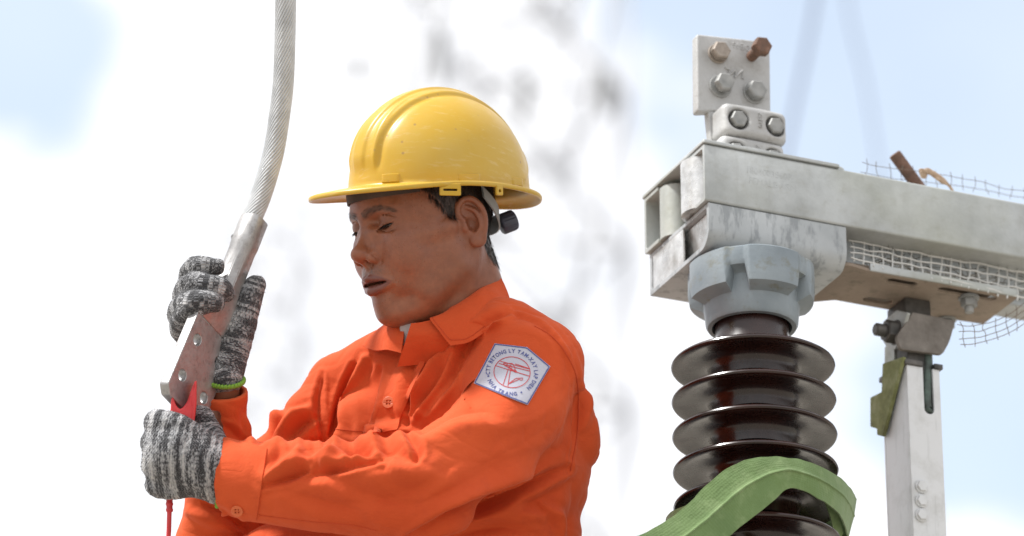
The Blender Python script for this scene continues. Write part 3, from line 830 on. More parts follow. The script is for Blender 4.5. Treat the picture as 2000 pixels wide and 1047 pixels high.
# ratchet knob behind the head
kc = np.array([-101.0, 30.0, -2.0])
prof = [(0, 11), (10.5, 11), (12.5, 9.5), (13.2, 7), (13.2, -8), (12, -10), (9, -11), (0, -11)]
Vk, Fk = lathe(prof, 56)
Vk = np.array(Vk); rad = np.linalg.norm(Vk[:, :2], axis=1); ang = np.arctan2(Vk[:, 1], Vk[:, 0])
Vk[:, :2] *= np.where(rad > 12.2, 1 + 0.03 * np.sign(np.sin(ang * 28)), 1)[:, None]
ax = np.array([-0.92, 0.33, 0.22]); ax /= np.linalg.norm(ax); e1 = np.cross(ax, [0, 0, 1.0]); e1 /= np.linalg.norm(e1); e2 = np.cross(ax, e1)
knob = link('ratchet_knob', mesh_np('ratchet_knob', H2F(kc + Vk[:, :1] * e1 + Vk[:, 1:2] * e2 + Vk[:, 2:] * ax), np.array(Fk)), navy_pl.m, hat, fig_mat, smooth=35)
# ================================================================== coverall
def build_shirt(h=3.5):
    lo = (-680, -690, -330); hi = (200, 0, 420)
    g = Field(lo, hi, h)
    T = lambda pts, rad, k=20, **kw: g.tube([PX(*p) for p in pts], rad, k, **kw)
    lat = np.array([0.80, 0.0, 0.60]); fwd = np.array([-0.60, 0.0, 0.80]); upv = np.array([0, 1.0, 0])
    rot = np.stack([lat, upv, fwd])
    # trunk
    g.ell(PX(905, 850, -30), (245, 210, 165), 20, rot=rot)
    g.ell(PX(925, 1000, -40), (222, 260, 170), 60, rot=rot)
    g.ell(PX(945, 1150, -40), (205, 220, 165), 60, rot=rot)
    g.ell(PX(1010, 880, -20), (135, 130, 130), 50)                      # back / shoulder blade
    g.ell(PX(775, 935, -20), (150, 160, 120), 50)                         # slack front
    g.ell(PX(660, 1120, 60), (230, 120, 130), 40)
    T([(1058, 700, 50), (1078, 790, 25), (1092, 890, 0), (1082, 960, -20)], [64, 62, 62, 56], 34)     # back of the armhole
    # shoulder girdle
    T([(665, 752, -165), (760, 700, -90), (890, 655, -20), (985, 660, 60), (1050, 712, 110)], [62, 62, 78, 80, 84], 40)
    T([(892, 640, -25), (885, 610, -22)], [88, 84], 30)                   # yoke at the neck
    # his left arm, near the lens
    T([(1050, 722, 118), (1015, 790, 165), (930, 880, 240), (835, 950, 300)], [84, 94, 96, 92], 34)
    T([(835, 950, 300), (760, 955, 292), (620, 950, 245), (440, 932, 190)], [94, 94, 88, 76], 26)
    # his right arm, behind
    T([(668, 768, -165), (600, 850, -130), (500, 975, -85), (412, 1072, -40)], [70, 76, 74, 68], 26)
    T([(412, 1072, -40), (424, 960, 10), (436, 850, 55), (440, 768, 92)], [68, 60, 50, 46], 22)
    # cuffs are cut square and hollow, the neck is open at the front
    def cut(p, q, lo, hi, k=3):
        p = np.array(p); n = np.array(q) - p; n = n / np.linalg.norm(n)
        g.put(lambda x, y, z: -((x - p[0]) * n[0] + (y - p[1]) * n[1] + (z - p[2]) * n[2]), lo, hi, k, sub=True)
    c0, c1 = PX(428, 934, 188), PX(300, 942, 180)
    cut(c0, c1, c0 - np.array([130, 110, 110]), c0 + np.array([30, 110, 110]))
    g.tube([c0 + (c0 - c1) * 0.3, c0, c1], [62, 65, 66], 3, sub=True)
    c0, c1 = PX(438, 764, 90), PX(432, 706, 112)
    cut(c0, c1, c0 - np.array([70, 20, 70]), c0 + np.array([70, 90, 70]))
    g.tube([c0 + (c0 - c1) * 0.5, c0, c1], [30, 34, 35], 3, sub=True)
    T([(806, 612, 70), (792, 650, 70), (778, 700, 62)], [20, 13, 3], 5, sub=True)
    V, Q = g.mesh()
    return relax(V, Q, 3, 0.4), Q
sV, sQ = build_shirt()
sN = normals(sV, sQ)
spx = fig_px(sV)

# folds: ridges (+) and valleys (-) drawn in photo pixels on the side seen from the lens; (points, half width, height, z range)
FOLDS = [
    # near sleeve, inside of the elbow
    ([(700, 862), (740, 848), (782, 858), (800, 885)], 16, 10),
    ([(716, 838), (760, 836), (812, 846)], 12, 7),
    ([(795, 850), (815, 878), (812, 905)], 9, -9),
    ([(640, 872), (690, 880), (760, 905)], 10, -6),
    ([(505, 930), (560, 905), (640, 890), (700, 886)], 13, 7),
    ([(520, 965), (600, 930), (690, 915)], 12, -5),
    ([(640, 905), (740, 925), (850, 905)], 22, 6),
    ([(640, 985), (760, 975), (900, 900)], 26, -4),
    ([(830, 840), (900, 800), (1000, 790), (1085, 760)], 20, -6),
    ([(820, 870), (900, 835), (1010, 820)], 26, 5),
    ([(800, 1046), (880, 1010), (980, 965), (1105, 915)], 13, -17),
    ([(860, 990), (980, 940), (1090, 890)], 16, 6),
    ([(900, 930), (1000, 880), (1100, 820)], 24, -3),
    ([(660, 846), (650, 880), (630, 915)], 13, 8), ([(724, 838), (732, 872), (745, 905)], 14, 8), ([(690, 850), (690, 880), (688, 905)], 10, -9),
    ([(612, 864), (606, 890), (590, 915)], 11, -8), ([(585, 862), (578, 885), (560, 910)], 11, 6), ([(548, 868), (540, 890), (528, 915)], 9, -6),
    ([(512, 952), (550, 936), (598, 917)], 8, -11), ([(516, 936), (556, 918), (604, 898)], 9, 7),
    ([(628, 922), (690, 914), (748, 905)], 7, -8), ([(632, 908), (690, 900), (740, 892)], 9, 6),
    ([(560, 960), (640, 985), (700, 1000)], 16, -5), ([(760, 900), (800, 930), (850, 925)], 16, 6), ([(700, 960), (800, 990), (900, 950)], 24, -6),
    # armhole and shoulder
    ([(1000, 600), (1060, 625), (1105, 672), (1130, 740), (1128, 810), (1118, 880), (1108, 925)], 5, -5),
    ([(1012, 608), (1068, 634), (1112, 690), (1136, 760), (1136, 840)], 7, 4),
    ([(985, 612), (940, 640), (905, 690), (890, 730)], 12, -5),
    ([(1000, 622), (950, 655), (920, 705)], 11, 6),
    ([(930, 640), (900, 690), (872, 740), (830, 800)], 11, -11),
    ([(912, 650), (880, 710), (846, 765), (812, 812)], 9, 7),
    ([(884, 690), (852, 742), (806, 812)], 9, -10),
    ([(862, 690), (832, 745), (798, 790)], 8, 6),
    ([(846, 700), (818, 750), (792, 800)], 7, -8),
    ([(960, 640), (925, 690), (905, 725)], 9, -8),
    # chest
    ([(712, 700), (696, 760), (668, 850)], 12, 9),
    ([(690, 715), (672, 780), (648, 850)], 9, -9),
    ([(742, 720), (724, 780), (700, 850)], 9, -8),
    ([(815, 690), (800, 760), (790, 830)], 10, -8),
    ([(630, 730), (622, 790), (632, 860)], 7, -6),
    # far sleeve bunching
    ([(505, 862), (530, 835), (560, 815)], 12, -9),
    ([(490, 850), (505, 822), (540, 806)], 13, 10),
    ([(540, 850), (565, 820), (600, 800)], 12, 7),
    ([(560, 860), (590, 830), (620, 815)], 9, -6),
    ([(430, 830), (455, 845), (478, 870)], 9, -5),
    ([(370, 1000), (420, 1020), (470, 1040)], 14, 6),
    ([(400, 985), (440, 1005), (480, 1040)], 8, -6),
    # back and side under the arm
    ([(1140, 760), (1150, 830), (1164, 900)], 14, 10),
    ([(1120, 930), (1090, 960), (1010, 1000)], 18, -6),
    ([(1120, 945), (1120, 1000), (1112, 1047)], 14, -6),
    ([(1060, 985), (1090, 1010), (1100, 1047)], 10, 6),
    ([(930, 1015), (1000, 1000), (1060, 1010)], 14, 6),
    ([(900, 1040), (980, 1030), (1060, 1047)], 10, -5),
]
disp = np.zeros(len(sV)); front = np.clip((sN[:, 2] + 0.45) / 0.6, 0, 1)
for pts, wd, amp in FOLDS:
    m = (np.abs(spx - np.mean(pts, axis=0)).max(1) < 320)
    i = np.where(m)[0]
    d, t, sd = seg_dist(spx[i], smooth_poly(pts, 14))
    w = wd * (0.55 + 0.45 * np.sin(math.pi * np.clip(t, 0.03, 0.97)))
    tap = np.sin(math.pi * np.clip(0.06 + 0.88 * t, 0, 1)) ** 0.6
    prof = (np.exp(-(d / w) ** 2) if amp > 0 else np.exp(-np.sqrt(d * d + 4) / (0.75 * w))) - 0.35 * np.exp(-((d - 1.9 * w) / (0.9 * w)) ** 2)
    mx, my = np.mean(pts, axis=0)
    disp[i] += amp * (2.7 if (mx < 960 and my < 840) else 1.9) * prof * tap * front[i]
# slack cloth everywhere: long soft undulation plus small puckers
disp += 1.8 * vnoise(sV / 80.0, 3) + 0.8 * vnoise(sV / 34.0 + 9, 5)
wr = np.abs(vnoise(sV @ np.array([[1, .35, 0], [-.35, 1, .2], [0, -.2, 1]]) / np.array([64., 26., 40.]), 11))
disp += -1.3 * np.clip(0.35 - wr, 0, 1) / 0.35
sV = sV + sN * disp[:, None]
# the sleeve lies smooth under the badge
spx = fig_px(sV); BADGE_C = np.array([999.0, 729.0])
def quad(x, y): return np.stack([np.ones_like(x), x, y, x * x, x * y, y * y, x ** 3, y ** 3], 1)
dd_ = np.linalg.norm(spx - BADGE_C, axis=1); m_ = (dd_ < 105) & (sN[:, 2] > 0.1)
q_ = (spx - BADGE_C) / 100
BADGE_FIT = np.linalg.lstsq(quad(q_[m_, 0], q_[m_, 1]), sV[m_, 2], rcond=None)[0]
w_ = (1 - sstep(dd_, 84, 112)) * (sN[:, 2] > 0.0)
zf = quad(q_[:, 0], q_[:, 1]) @ BADGE_FIT
sV[:, 2] += w_ * (zf - sV[:, 2]) * m_
sN = normals(sV, sQ)
spx = fig_px(sV)
# hollow the collar opening: cut faces that lie inside the neck opening
orange = Mat('orange_cotton', (0.78, 0.10, 0.012), 0.85)
oc = orange.mix(orange.ramp(orange.noise(7, 4, 0.6), [(0.3, 0.0), (0.7, 1.0)]), (0.53, 0.068, 0.018), (0.63, 0.096, 0.027))
oc = orange.mix(orange.math('MULTIPLY', orange.ramp(orange.noise(26, 5, 0.7), [(0.56, 0.0), (0.75, 1.0)]), 0.6), oc, (0.47, 0.06, 0.020))
orange.to('Base Color', oc)
orange.set('Sheen Weight', 0.12); orange.set('Sheen Roughness', 0.45); orange.set('Sheen Tint', (1.0, 0.55, 0.35, 1)); orange.set('Specular IOR Level', 0.2)
cr1 = orange.math('ABSOLUTE', orange.math('SUBTRACT', orange.noise(13, 3, 0.5, orange.map(orange.co(), (1.0, 1.0, 1.6), (0.3, 0.5, 0.2)), 1.2), 0.5))
crease = orange.math('POWER', orange.range(cr1, 0.0, 0.22, 1.0, 0.0), 2.0)
weave = orange.math('ADD', orange.math('MULTIPLY', orange.noise(900, 2), 0.12), orange.math('ADD', orange.math('MULTIPLY', orange.noise(60, 5, 0.7), 0.35), orange.math('MULTIPLY', crease, -0.2)))
orange.bump(weave, 0.55, 0.0045)
coverall_me = mesh_np('coverall', sV, sQ)
coverall = link('coverall', coverall_me, orange.m, person, fig_mat)
shirt_bvh = BVHTree.FromPolygons([tuple(v) for v in sV], [tuple(q) for q in sQ])
# ------------------------------------------------------------------ collar, buttons, sleeve badge
LAST = {}
def sheet(rows, thick, nu=40, nv=14, wob=0.0):
    """a cloth piece through a grid of control points, with thickness"""
    G = np.array([smooth_poly(r, nu) for r in rows])                       # rows x nu x 3
    G = np.array([smooth_poly(G[:, j], nv) for j in range(nu)])            # nu x nv x 3
    if wob: G = G + wob * vnoise(G.reshape(-1, 3) / 22.0, 4).reshape(nu, nv, 1) * np.array([0.3, 0.5, 1.0])
    du = np.gradient(G, axis=0); dv = np.gradient(G, axis=1); N = np.cross(du, dv); N /= np.linalg.norm(N, axis=2, keepdims=True) + 1e-9
    LAST['uv'] = np.tile(np.stack([np.repeat(np.linspace(0, 1, nu), nv), np.tile(np.linspace(0, 1, nv), nu), np.zeros(nu * nv)], 1), (2, 1))
    LAST['G'] = G + N * (thick / 2 + 0.2)
    top = (G + N * thick / 2).reshape(-1, 3); bot = (G - N * thick / 2).reshape(-1, 3)
    V = np.vstack([top, bot]); F = []; n0 = nu * nv
    id_ = lambda i, j: i * nv + j
    for i in range(nu - 1):
        for j in range(nv - 1):
            q = (id_(i, j), id_(i + 1, j), id_(i + 1, j + 1), id_(i, j + 1)); F.append(q); F.append(tuple(n0 + k for k in q[::-1]))
    for i in range(nu - 1):
        for j, fl in ((0, 1), (nv - 1, 0)):
            q = (id_(i, j), id_(i + 1, j), n0 + id_(i + 1, j), n0 + id_(i, j)); F.append(q[::-1] if fl else q)
    for j in range(nv - 1):
        for i, fl in ((0, 0), (nu - 1, 1)):
            q = (id_(i, j), id_(i, j + 1), n0 + id_(i, j + 1), n0 + id_(i, j)); F.append(q[::-1] if fl else q)
    return V, np.array(F)
stitch_m = Mat('seam_thread', (0.50, 0.058, 0.012), 0.9)
X = lambda L: [PX(*p) for p in L]
near = [X([(962, 562, -42), (928, 590, 22), (892, 615, 48), (866, 632, 60), (846, 640, 66)]),
        X([(972, 542, -38), (938, 565, 34), (898, 592, 64), (866, 612, 78), (840, 623, 82)]),
        X([(980, 548, -20), (950, 574, 60), (914, 602, 88), (880, 624, 98), (843, 628, 92)]),
        X([(990, 570, 0), (968, 600, 84), (936, 630, 108), (904, 652, 114), (862, 652, 106)]),
        X([(997, 592, 10), (975, 622, 94), (948, 648, 116), (916, 668, 120), (880, 676, 114)])]
V_, F_ = sheet(near, 3.2, 48, 18, 2.0)
col_ = link('collar', mesh_np('collar', V_, F_), orange.m, person, fig_mat, smooth=50)
G_ = LAST['G']; P = np.vstack([G_[3:-3, -3], G_[-3, -4:5:-1]]); V_, F_ = tube_mesh(P, 0.9, 5); link('stitching', mesh_py('stitching', V_, F_), stitch_m.m, col_)
far = [X([(792, 662, 20), (776, 642, 2), (756, 640, -40), (740, 650, -70)]),
       X([(790, 640, 48), (772, 626, 20), (752, 634, -30), (728, 652, -70)]),
       X([(788, 662, 70), (766, 648, 44), (740, 652, -6), (716, 662, -60)]),
       X([(784, 690, 74), (760, 684, 52), (732, 684, 8), (708, 676, -46)])]
V_, F_ = sheet(far, 3.0, 34, 14, 2.0)
link('collar', mesh_np('collar', V_, F_), orange.m, person, fig_mat, smooth=50)
# the band under the leaf that closes the neck, and a scrap of grey undershirt
band_ = [X([(858, 622, 74), (826, 629, 80), (803, 632, 80)]), X([(880, 648, 92), (832, 657, 93), (794, 660, 84)]), X([(900, 690, 76), (840, 708, 70), (776, 716, 58)])]
V_, F_ = sheet(band_, 3.0, 22, 14, 1.5)
link('collar_stand', mesh_np('collar_stand', V_, F_), orange.m, person, fig_mat, smooth=50)
grey_cloth = Mat('grey_cotton', (0.42, 0.40, 0.40), 0.9); grey_cloth.bump(grey_cloth.noise(700, 2), 0.3, 0.001)
V_, F_ = sheet([X([(780, 628, 58), (792, 624, 62), (812, 622, 62)]), X([(782, 650, 56), (794, 648, 62), (810, 646, 64)]), X([(784, 676, 56), (792, 674, 60), (800, 672, 62)])], 2, 12, 8)
link('undershirt', mesh_np('undershirt', V_, F_), grey_cloth.m, person, fig_mat)

def on_shirt(px, py, lift=0.0, z0=900.0):
    """point on the cloth seen at a photo pixel"""
    a = PX(px, py, z0); b = PX(px, py, -400.0); d = Vector(b - a).normalized()
    hit, n, _, _ = shirt_bvh.ray_cast(Vector(a), d)
    if hit is None: return None, None
    return np.array(hit) + np.array(n) * lift, np.array(n)
def oriented(V, c, n, up=(0, 1, 0)):
    n = n / np.linalg.norm(n); e1 = np.cross(up, n); e1 /= np.linalg.norm(e1); e2 = np.cross(n, e1)
    V = np.asarray(V, float); return c + V[:, :1] * e1 + V[:, 1:2] * e2 + V[:, 2:] * n
def strip(name, left, right, lift, thick, n=40, m=8, wob=0.6):
    """a second layer of cloth laid on the garment between two outlines given in photo pixels"""
    A = smooth_poly(left, n); B = smooth_poly(right, n); G = np.zeros((n, m, 3)); zz = np.full((n, m), np.nan)
    for i in range(n):
        for j in range(m):
            p = A[i] + (B[i] - A[i]) * j / (m - 1); h_, n_ = on_shirt(*p)
            if h_ is not None: zz[i, j] = h_[2]
    zz = np.where(np.isnan(zz), np.nanmean(zz, axis=1, keepdims=True), zz); zz = np.where(np.isnan(zz), np.nanmean(zz), zz)
    for _ in range(2):
        zz[1:-1] = (zz[:-2] + 2 * zz[1:-1] + zz[2:]) / 4
    for i in range(n):
        for j in range(m):
            p = A[i] + (B[i] - A[i]) * j / (m - 1); G[i, j] = PX(p[0], p[1], zz[i, j] + lift)
    V_, F_ = sheet([G[:, j] for j in range(m)], thick, n, m, wob)
    return link(name, mesh_np(name, V_, F_), orange.m, coverall, None, smooth=50)
strip('placket', [(800, 640), (781, 700), (756, 760), (738, 806), (728, 846)], [(846, 660), (828, 712), (802, 770), (786, 806), (776, 840)], 2.2, 4.5)
strip('cuff', [(432, 853), (424, 900), (420, 950), (424, 985), (446, 1004), (470, 1012)], [(522, 876), (514, 930), (508, 968), (505, 990), (502, 1006), (500, 1016)], 2.0, 4.0, 40, 14)
def seam(pts, r=1.5, lift=0.4, n=70):
    P = smooth_poly(pts, n); Q = []
    for x, y in P:
        h_, n_ = on_shirt(x, y, lift)
        if h_ is not None: Q.append(h_)
    V_, F_ = tube_mesh(np.array(Q), r, 6); return link('seam', mesh_py('seam', V_, F_), stitch_m.m, coverall)
seam([(1044, 637), (1075, 655), (1100, 682), (1124, 730), (1130, 790), (1127, 850), (1114, 920)], 1.3)
seam([(628, 738), (622, 790), (630, 850)], 0.8); seam([(655, 838), (690, 842), (716, 844)], 0.7); seam([(506, 1006), (600, 1018), (690, 1026), (735, 1036)], 1.1)
btn = Mat('orange_button', (0.60, 0.12, 0.035), 0.4)
def button(px, py, r):
    c, n = on_shirt(px, py, 5.0)
    bm = bmesh.new()
    out = circle((0, 0), r, 32)
    m0 = plate('button', out, [circle((x * r * .25, y * r * .25), r * 0.12, 8) for x in (-1, 1) for y in (-1, 1)], 4.0, 0.9)
    P = np.array([v.co[:] for v in m0.vertices]); rr = np.linalg.norm(P[:, :2], axis=1)
    P[:, 2] += np.where((rr > 0.5 * r) & (P[:, 2] > 0), 1.2, 0) + 1.2
    nn = 0.6 * n + 0.4 * np.array([0, 0, 1.0])
    m0.vertices.foreach_set('co', oriented(P, c, nn).astype(np.float32).ravel()); m0.update()
    bm.free()
    return link('button', m0, btn.m, person, fig_mat, smooth=40)
button(762, 789, 12); button(465, 994, 11.5)

# embroidered badge: outline, ring text and emblem laid on the sleeve
badge_white = Mat('badge_cloth', (0.46, 0.46, 0.53), 0.9); badge_white.bump(badge_white.math('ADD', badge_white.noise(900, 2), badge_white.noise(60, 4)), 0.3, 0.001)
badge_blue = Mat('badge_blue_thread', (0.09, 0.105, 0.27), 0.85); badge_red = Mat('badge_red_thread', (0.50, 0.055, 0.06), 0.85)
B0 = np.array([966.0, 670.3]); POLY = [(966, 670.5), (1029.6, 678), (1075, 715.8), (1031, 790.3), (925, 748.3), (942.8, 714.8)]
_zc = {}
def drape(P2, lift):
    """photo-pixel points -> cloth surface, smoothed a little"""
    q = (np.asarray(P2, float)[:, :2] - BADGE_C) / 100
    z = quad(q[:, 0], q[:, 1]) @ BADGE_FIT
    return np.array([PX(x, y, zz + lift) for (x, y), zz in zip(np.asarray(P2)[:, :2], z)])
def flat_mesh(name, poly, lift, mat, parent, cut=6.0, back=True):
    bm = bmesh.new(); vs = [bm.verts.new((x, y, 0)) for x, y in poly]; bm.faces.new(vs)
    if cut:
        lo = np.min(poly, 0); hi = np.max(poly, 0)
        for ax_ in (0, 1):
            for t in np.arange(lo[ax_] + cut, hi[ax_], cut):
                no = (1, 0, 0) if ax_ == 0 else (0, 1, 0); co = (t, 0, 0) if ax_ == 0 else (0, t, 0)
                bmesh.ops.bisect_plane(bm, geom=bm.verts[:] + bm.edges[:] + bm.faces[:], plane_co=co, plane_no=no)
    me = bpy.data.meshes.new(name); bm.to_mesh(me); bm.free()
    P = np.array([v.co[:2] for v in me.vertices]); me.vertices.foreach_set('co', drape(P, lift).astype(np.float32).ravel()); me.flip_normals(); me.update()
    o = link(name, me, mat, parent, fig_mat if parent is person else None)
    return o
badge = flat_mesh('sleeve_badge', POLY, 4.2, badge_white.m, person, 5.0)
sol = badge.modifiers.new('thickness', 'SOLIDIFY'); sol.thickness = 2.2; sol.offset = -1
badge['label'] = 'white six-sided cloth badge with blue ring lettering and red emblem'
def line_mesh(name, paths, wd, lift, mat):
    V = []; F = []
    for pts in paths:
        P = np.asarray(pts, float); n = max(int(np.linalg.norm(np.diff(P, axis=0), axis=1).sum() / 4), 2)
        L = np.r_[0, np.cumsum(np.linalg.norm(np.diff(P, axis=0), axis=1))]; s_ = np.linspace(0, L[-1], n + 1)
        P = np.stack([np.interp(s_, L, P[:, 0]), np.interp(s_, L, P[:, 1])], 1)
        T = np.gradient(P, axis=0); T /= np.linalg.norm(T, axis=1, keepdims=True) + 1e-9; Nn = np.stack([-T[:, 1], T[:, 0]], 1)
        b = len(V)
        for p, q in zip(P, Nn): V += [p + q * wd / 2, p - q * wd / 2]
        for i in range(n): F.append((b + 2 * i, b + 2 * i + 1, b + 2 * i + 3, b + 2 * i + 2))
    me = mesh_np(name, drape(np.array(V), lift), np.array(F)); 
    o = link(name, me, mat, badge); return o
inset = [tuple(np.array(p) + (np.array([1000, 729]) - np.array(p)) * 0.028) for p in POLY]
line_mesh('border', [inset + [inset[0]]], 2.4, 5.0, badge_blue.m)
# the badge is turned about 7 degrees and slightly squashed in view
def BC(u, v): 
    a = R(6); k = np.array([1.0, 0.985]); x, y = u * k[0], v * k[1]
    return (1000 + x * math.cos(a) - y * math.sin(a), 727 + x * math.sin(a) + y * math.cos(a))
rc = 35.5
em = [[BC(rc * math.cos(t), 0.86 * rc * math.sin(t)) for t in np.linspace(0, 2 * math.pi, 49)]]
Z = lambda X_, Y_: (880 + X_ / 5.817, 640 + Y_ / 5.817)
for pl in ([(565, 380), (900, 470)], [(548, 405), (900, 492)], [(515, 432), (895, 550)], [(735, 410), (900, 465)],
           [(597, 650), (655, 470)], [(650, 665), (682, 475)], [(655, 640), (740, 575), (820, 570), (822, 590), (800, 600), (790, 582), (745, 600), (655, 640)],
           [(597, 410), (745, 515), (752, 490), (720, 470), (738, 470), (705, 405), (650, 405), (600, 405)], [(625, 440), (640, 410), (690, 470), (700, 440), (670, 420), (665, 450)], [(610, 425), (760, 505)]):
    em.append([Z(*q) for q in pl])
line_mesh('emblem', em, 1.4, 5.2, badge_red.m)
def ring_text(text, r, a0, a1, size, flip=False):
    """letters set one by one along an arc (degrees, clockwise from 12 o'clock)"""
    meshes = []; x = 0.0
    for ch in text:
        if ch == ' ': x += 4.6; continue
        cu = bpy.data.curves.new('letter', 'FONT'); cu.body = ch; cu.size = size; cu.offset = 0.34; cu.resolution_u = 3
        ob = bpy.data.objects.new('letter', cu); COL.objects.link(ob)
        dg = bpy.context.evaluated_depsgraph_get(); dg.update(); me = bpy.data.meshes.new_from_object(ob.evaluated_get(dg))
        bpy.data.objects.remove(ob); bpy.data.curves.remove(cu)
        P = np.array([v.co[:2] for v in me.vertices]); x0 = P[:, 0].min(); P[:, 0] += x - x0; x = P[:, 0].max() + 1.7
        meshes.append((me, P))
    k = R(a1 - a0) / (x - 1.7)
    for me, P in meshes:
        v = P[:, 1] - size * 0.36
        rr = r - v if flip else r + v; th = R(a0) + P[:, 0] * k
        q = np.array([BC(ri * math.sin(ti), -0.90 * ri * math.cos(ti)) for ri, ti in zip(rr, th)])
        me.vertices.foreach_set('co', drape(q, 5.0).astype(np.float32).ravel()); me.update()
        me.materials.clear(); link('letter', me, badge_blue.m, badge, smooth=False)
ring_text('CTY BETONG LY TAM-XAY LAP DIEN', 47.5, -103, 134, 11.5)
ring_text('NHA TRANG', 47.5, 243, 163, 11.5, flip=True)
for a in (253, 152):
    q = BC(47.5 * math.sin(R(a)), -0.9 * 47.5 * math.cos(R(a)))
    flat_mesh('dot', [tuple(c) for c in circle(q, 1.9, 10)], 5.3, badge_blue.m, badge, 0)
# ================================================================== knit gloves
knit = Mat('marled_knit', (0.2, 0.2, 0.2), 0.95, spec=0.15)
kr = knit.at('knit', 'Vector')
rowc = knit.n.new('ShaderNodeSeparateXYZ'); knit.l.new(kr, rowc.inputs[0])
stripe = knit.noise(1.0, 2, 0.5, knit.map(kr, (0.075, 0.010, 0.01)))
stripe2 = knit.noise(1.0, 1, 0.5, knit.map(kr, (0.19, 0.035, 0.0), (0, 0, 0), (7, 3, 1)))
speck = knit.noise(1.0, 1, 0.5, knit.map(kr, (0.36, 0.17, 0.05), (0, 0, 0), (3, 9, 5)))
mixv = knit.math('ADD', knit.math('MULTIPLY', stripe, 1.5), knit.math('ADD', knit.math('MULTIPLY', stripe2, 0.45), knit.math('MULTIPLY', speck, 0.9)))
kc_ = knit.ramp(knit.range(mixv, 1.12, 1.78), [(0.18, (0.018, 0.018, 0.022)), (0.40, (0.05, 0.05, 0.056)), (0.52, (0.22, 0.22, 0.23)), (0.72, (0.36, 0.36, 0.37)), (0.95, (0.52, 0.51, 0.51))])
knit.to('Base Color', kc_)
v_shape = knit.math('ABSOLUTE', knit.math('SUBTRACT', knit.math('FRACT', knit.math('MULTIPLY', rowc.outputs['Y'], 1 / 7.5)), 0.5))
rows_ = knit.math('FRACT', knit.math('ADD', knit.math('MULTIPLY', rowc.outputs['X'], 1 / 5.6), knit.math('MULTIPLY', v_shape, 1.1)))
loop_ = knit.math('SINE', knit.math('MULTIPLY', rows_, math.pi))
gap_ = knit.range(v_shape, 0.0, 0.12, 0.35, 1.0)
knit.bump(knit.math('MULTIPLY', loop_, gap_), 1.0, 0.0016)
knit.set('Sheen Weight', 0.3); knit.set('Sheen Roughness', 0.6)
lime = Mat('lime_yarn', (0.20, 0.38, 0.045), 0.9); lime.bump(lime.noise(500, 2), 0.6, 0.001)

def glove(name, chains, k, extra=(), h=2.6, label=None, fist=False):
    allp = np.array([PX(*p) for ch, r in chains for p in ch])
    g = Field(allp.min(0) - 60, allp.max(0) + 60, h)
    def sm(ch, r):
        P = np.array([PX(*p) for p in ch]); n = 5 * (len(P) - 1) + 1
        r = np.interp(np.linspace(0, len(P) - 1, n), range(len(P)), np.asarray(r, float) * np.ones(len(P)))
        return smooth_poly(P, n), r
    chains = [sm(ch, r) for ch, r in chains]
    for ch, r in chains: g.tube(ch, r, k)
    for c, rr in extra: g.ell(PX(*c), rr, k * 1.5)
    V, Q = g.mesh(); V = relax(V, Q, 2, 0.4); N = normals(V, Q)
    # knit coordinates: rows run along each finger
    best = np.full(len(V), 1e9); row = np.zeros(len(V)); ar = np.zeros(len(V))
    for ci, (ch, r) in enumerate(chains):
        P = ch
        L = np.r_[0, np.cumsum(np.linalg.norm(np.diff(P, axis=0), axis=1))]
        ref = np.array([0.3, 0.2, 1.0])
        for i in range(len(P) - 1):
            d = P[i + 1] - P[i]; q = d @ d; t = ((V - P[i]) @ d) / q
            tc = np.clip(t, 0 if i else -9, 1 if i < len(P) - 2 else 9); tk = np.clip(t, 0, 1)
            rel = V - P[i] - tk[:, None] * d; dist = np.linalg.norm(rel, axis=1) - (r[i] + tk * (r[i + 1] - r[i]))
            dn = d / math.sqrt(q); e1 = ref - (ref @ dn) * dn; e1 /= np.linalg.norm(e1); e2 = np.cross(dn, e1)
            m = dist < best; best[m] = dist[m]
            row[m] = (L[i] + tc * (L[i + 1] - L[i]))[m] + 37.0 * ci
            ar[m] = (np.arctan2(rel @ e2, rel @ e1) * (r[i] + 4))[m]
    if fist:      # the back of the hand is knitted in one piece: rows run from the wrist to the knuckles and over
        th = np.linalg.norm(V - PX(398, 815, 172), axis=1) < 32
        rw = (PX(430, 0, 0)[0] - V[:, 0]) + 0.0016 * (V[:, 1] - PX(0, 895)[1]) ** 2 * 1.0 + np.clip(205 - V[:, 2], 0, 200) * 0.9
        row = np.where(th, V[:, 1] * 1.0, rw); ar = np.where(th, V[:, 0], V[:, 1])
    V = V + N * (1.1 * vnoise(V / 9.0, 2) + 1.6 * vnoise(V / 24.0, 8))[:, None]
    me = mesh_np(name, V, Q); attr(me, 'knit', np.stack([row, ar, np.zeros(len(V))], 1), 'FLOAT_VECTOR')
    o = link(name, me, knit.m, person, fig_mat)
    if label: o['label'] = label
    # loose fibres
    idx = rng.choice(len(V), 1500); FV_ = []; FF = []
    for i in idx:
        d = N[i] + rng.normal(0, 0.6, 3); d /= np.linalg.norm(d); s_ = np.cross(d, rng.normal(0, 1, 3)); s_ /= np.linalg.norm(s_)
        L_ = rng.uniform(2.0, 6.0); b = len(FV_)
        FV_ += [V[i] - s_ * 0.28, V[i] + s_ * 0.28, V[i] + d * L_ * 0.6 + s_ * 0.25, V[i] + d * L_ * 0.6 - s_ * 0.25]
        FF.append((b, b + 1, b + 2, b + 3))
    f = link('loose_fibre', mesh_np('loose_fibre', FV_, FF), fibre.m, o, None); f['kind'] = 'stuff'
    return o
fibre = Mat('grey_fibre', (0.22, 0.22, 0.23), 0.9)

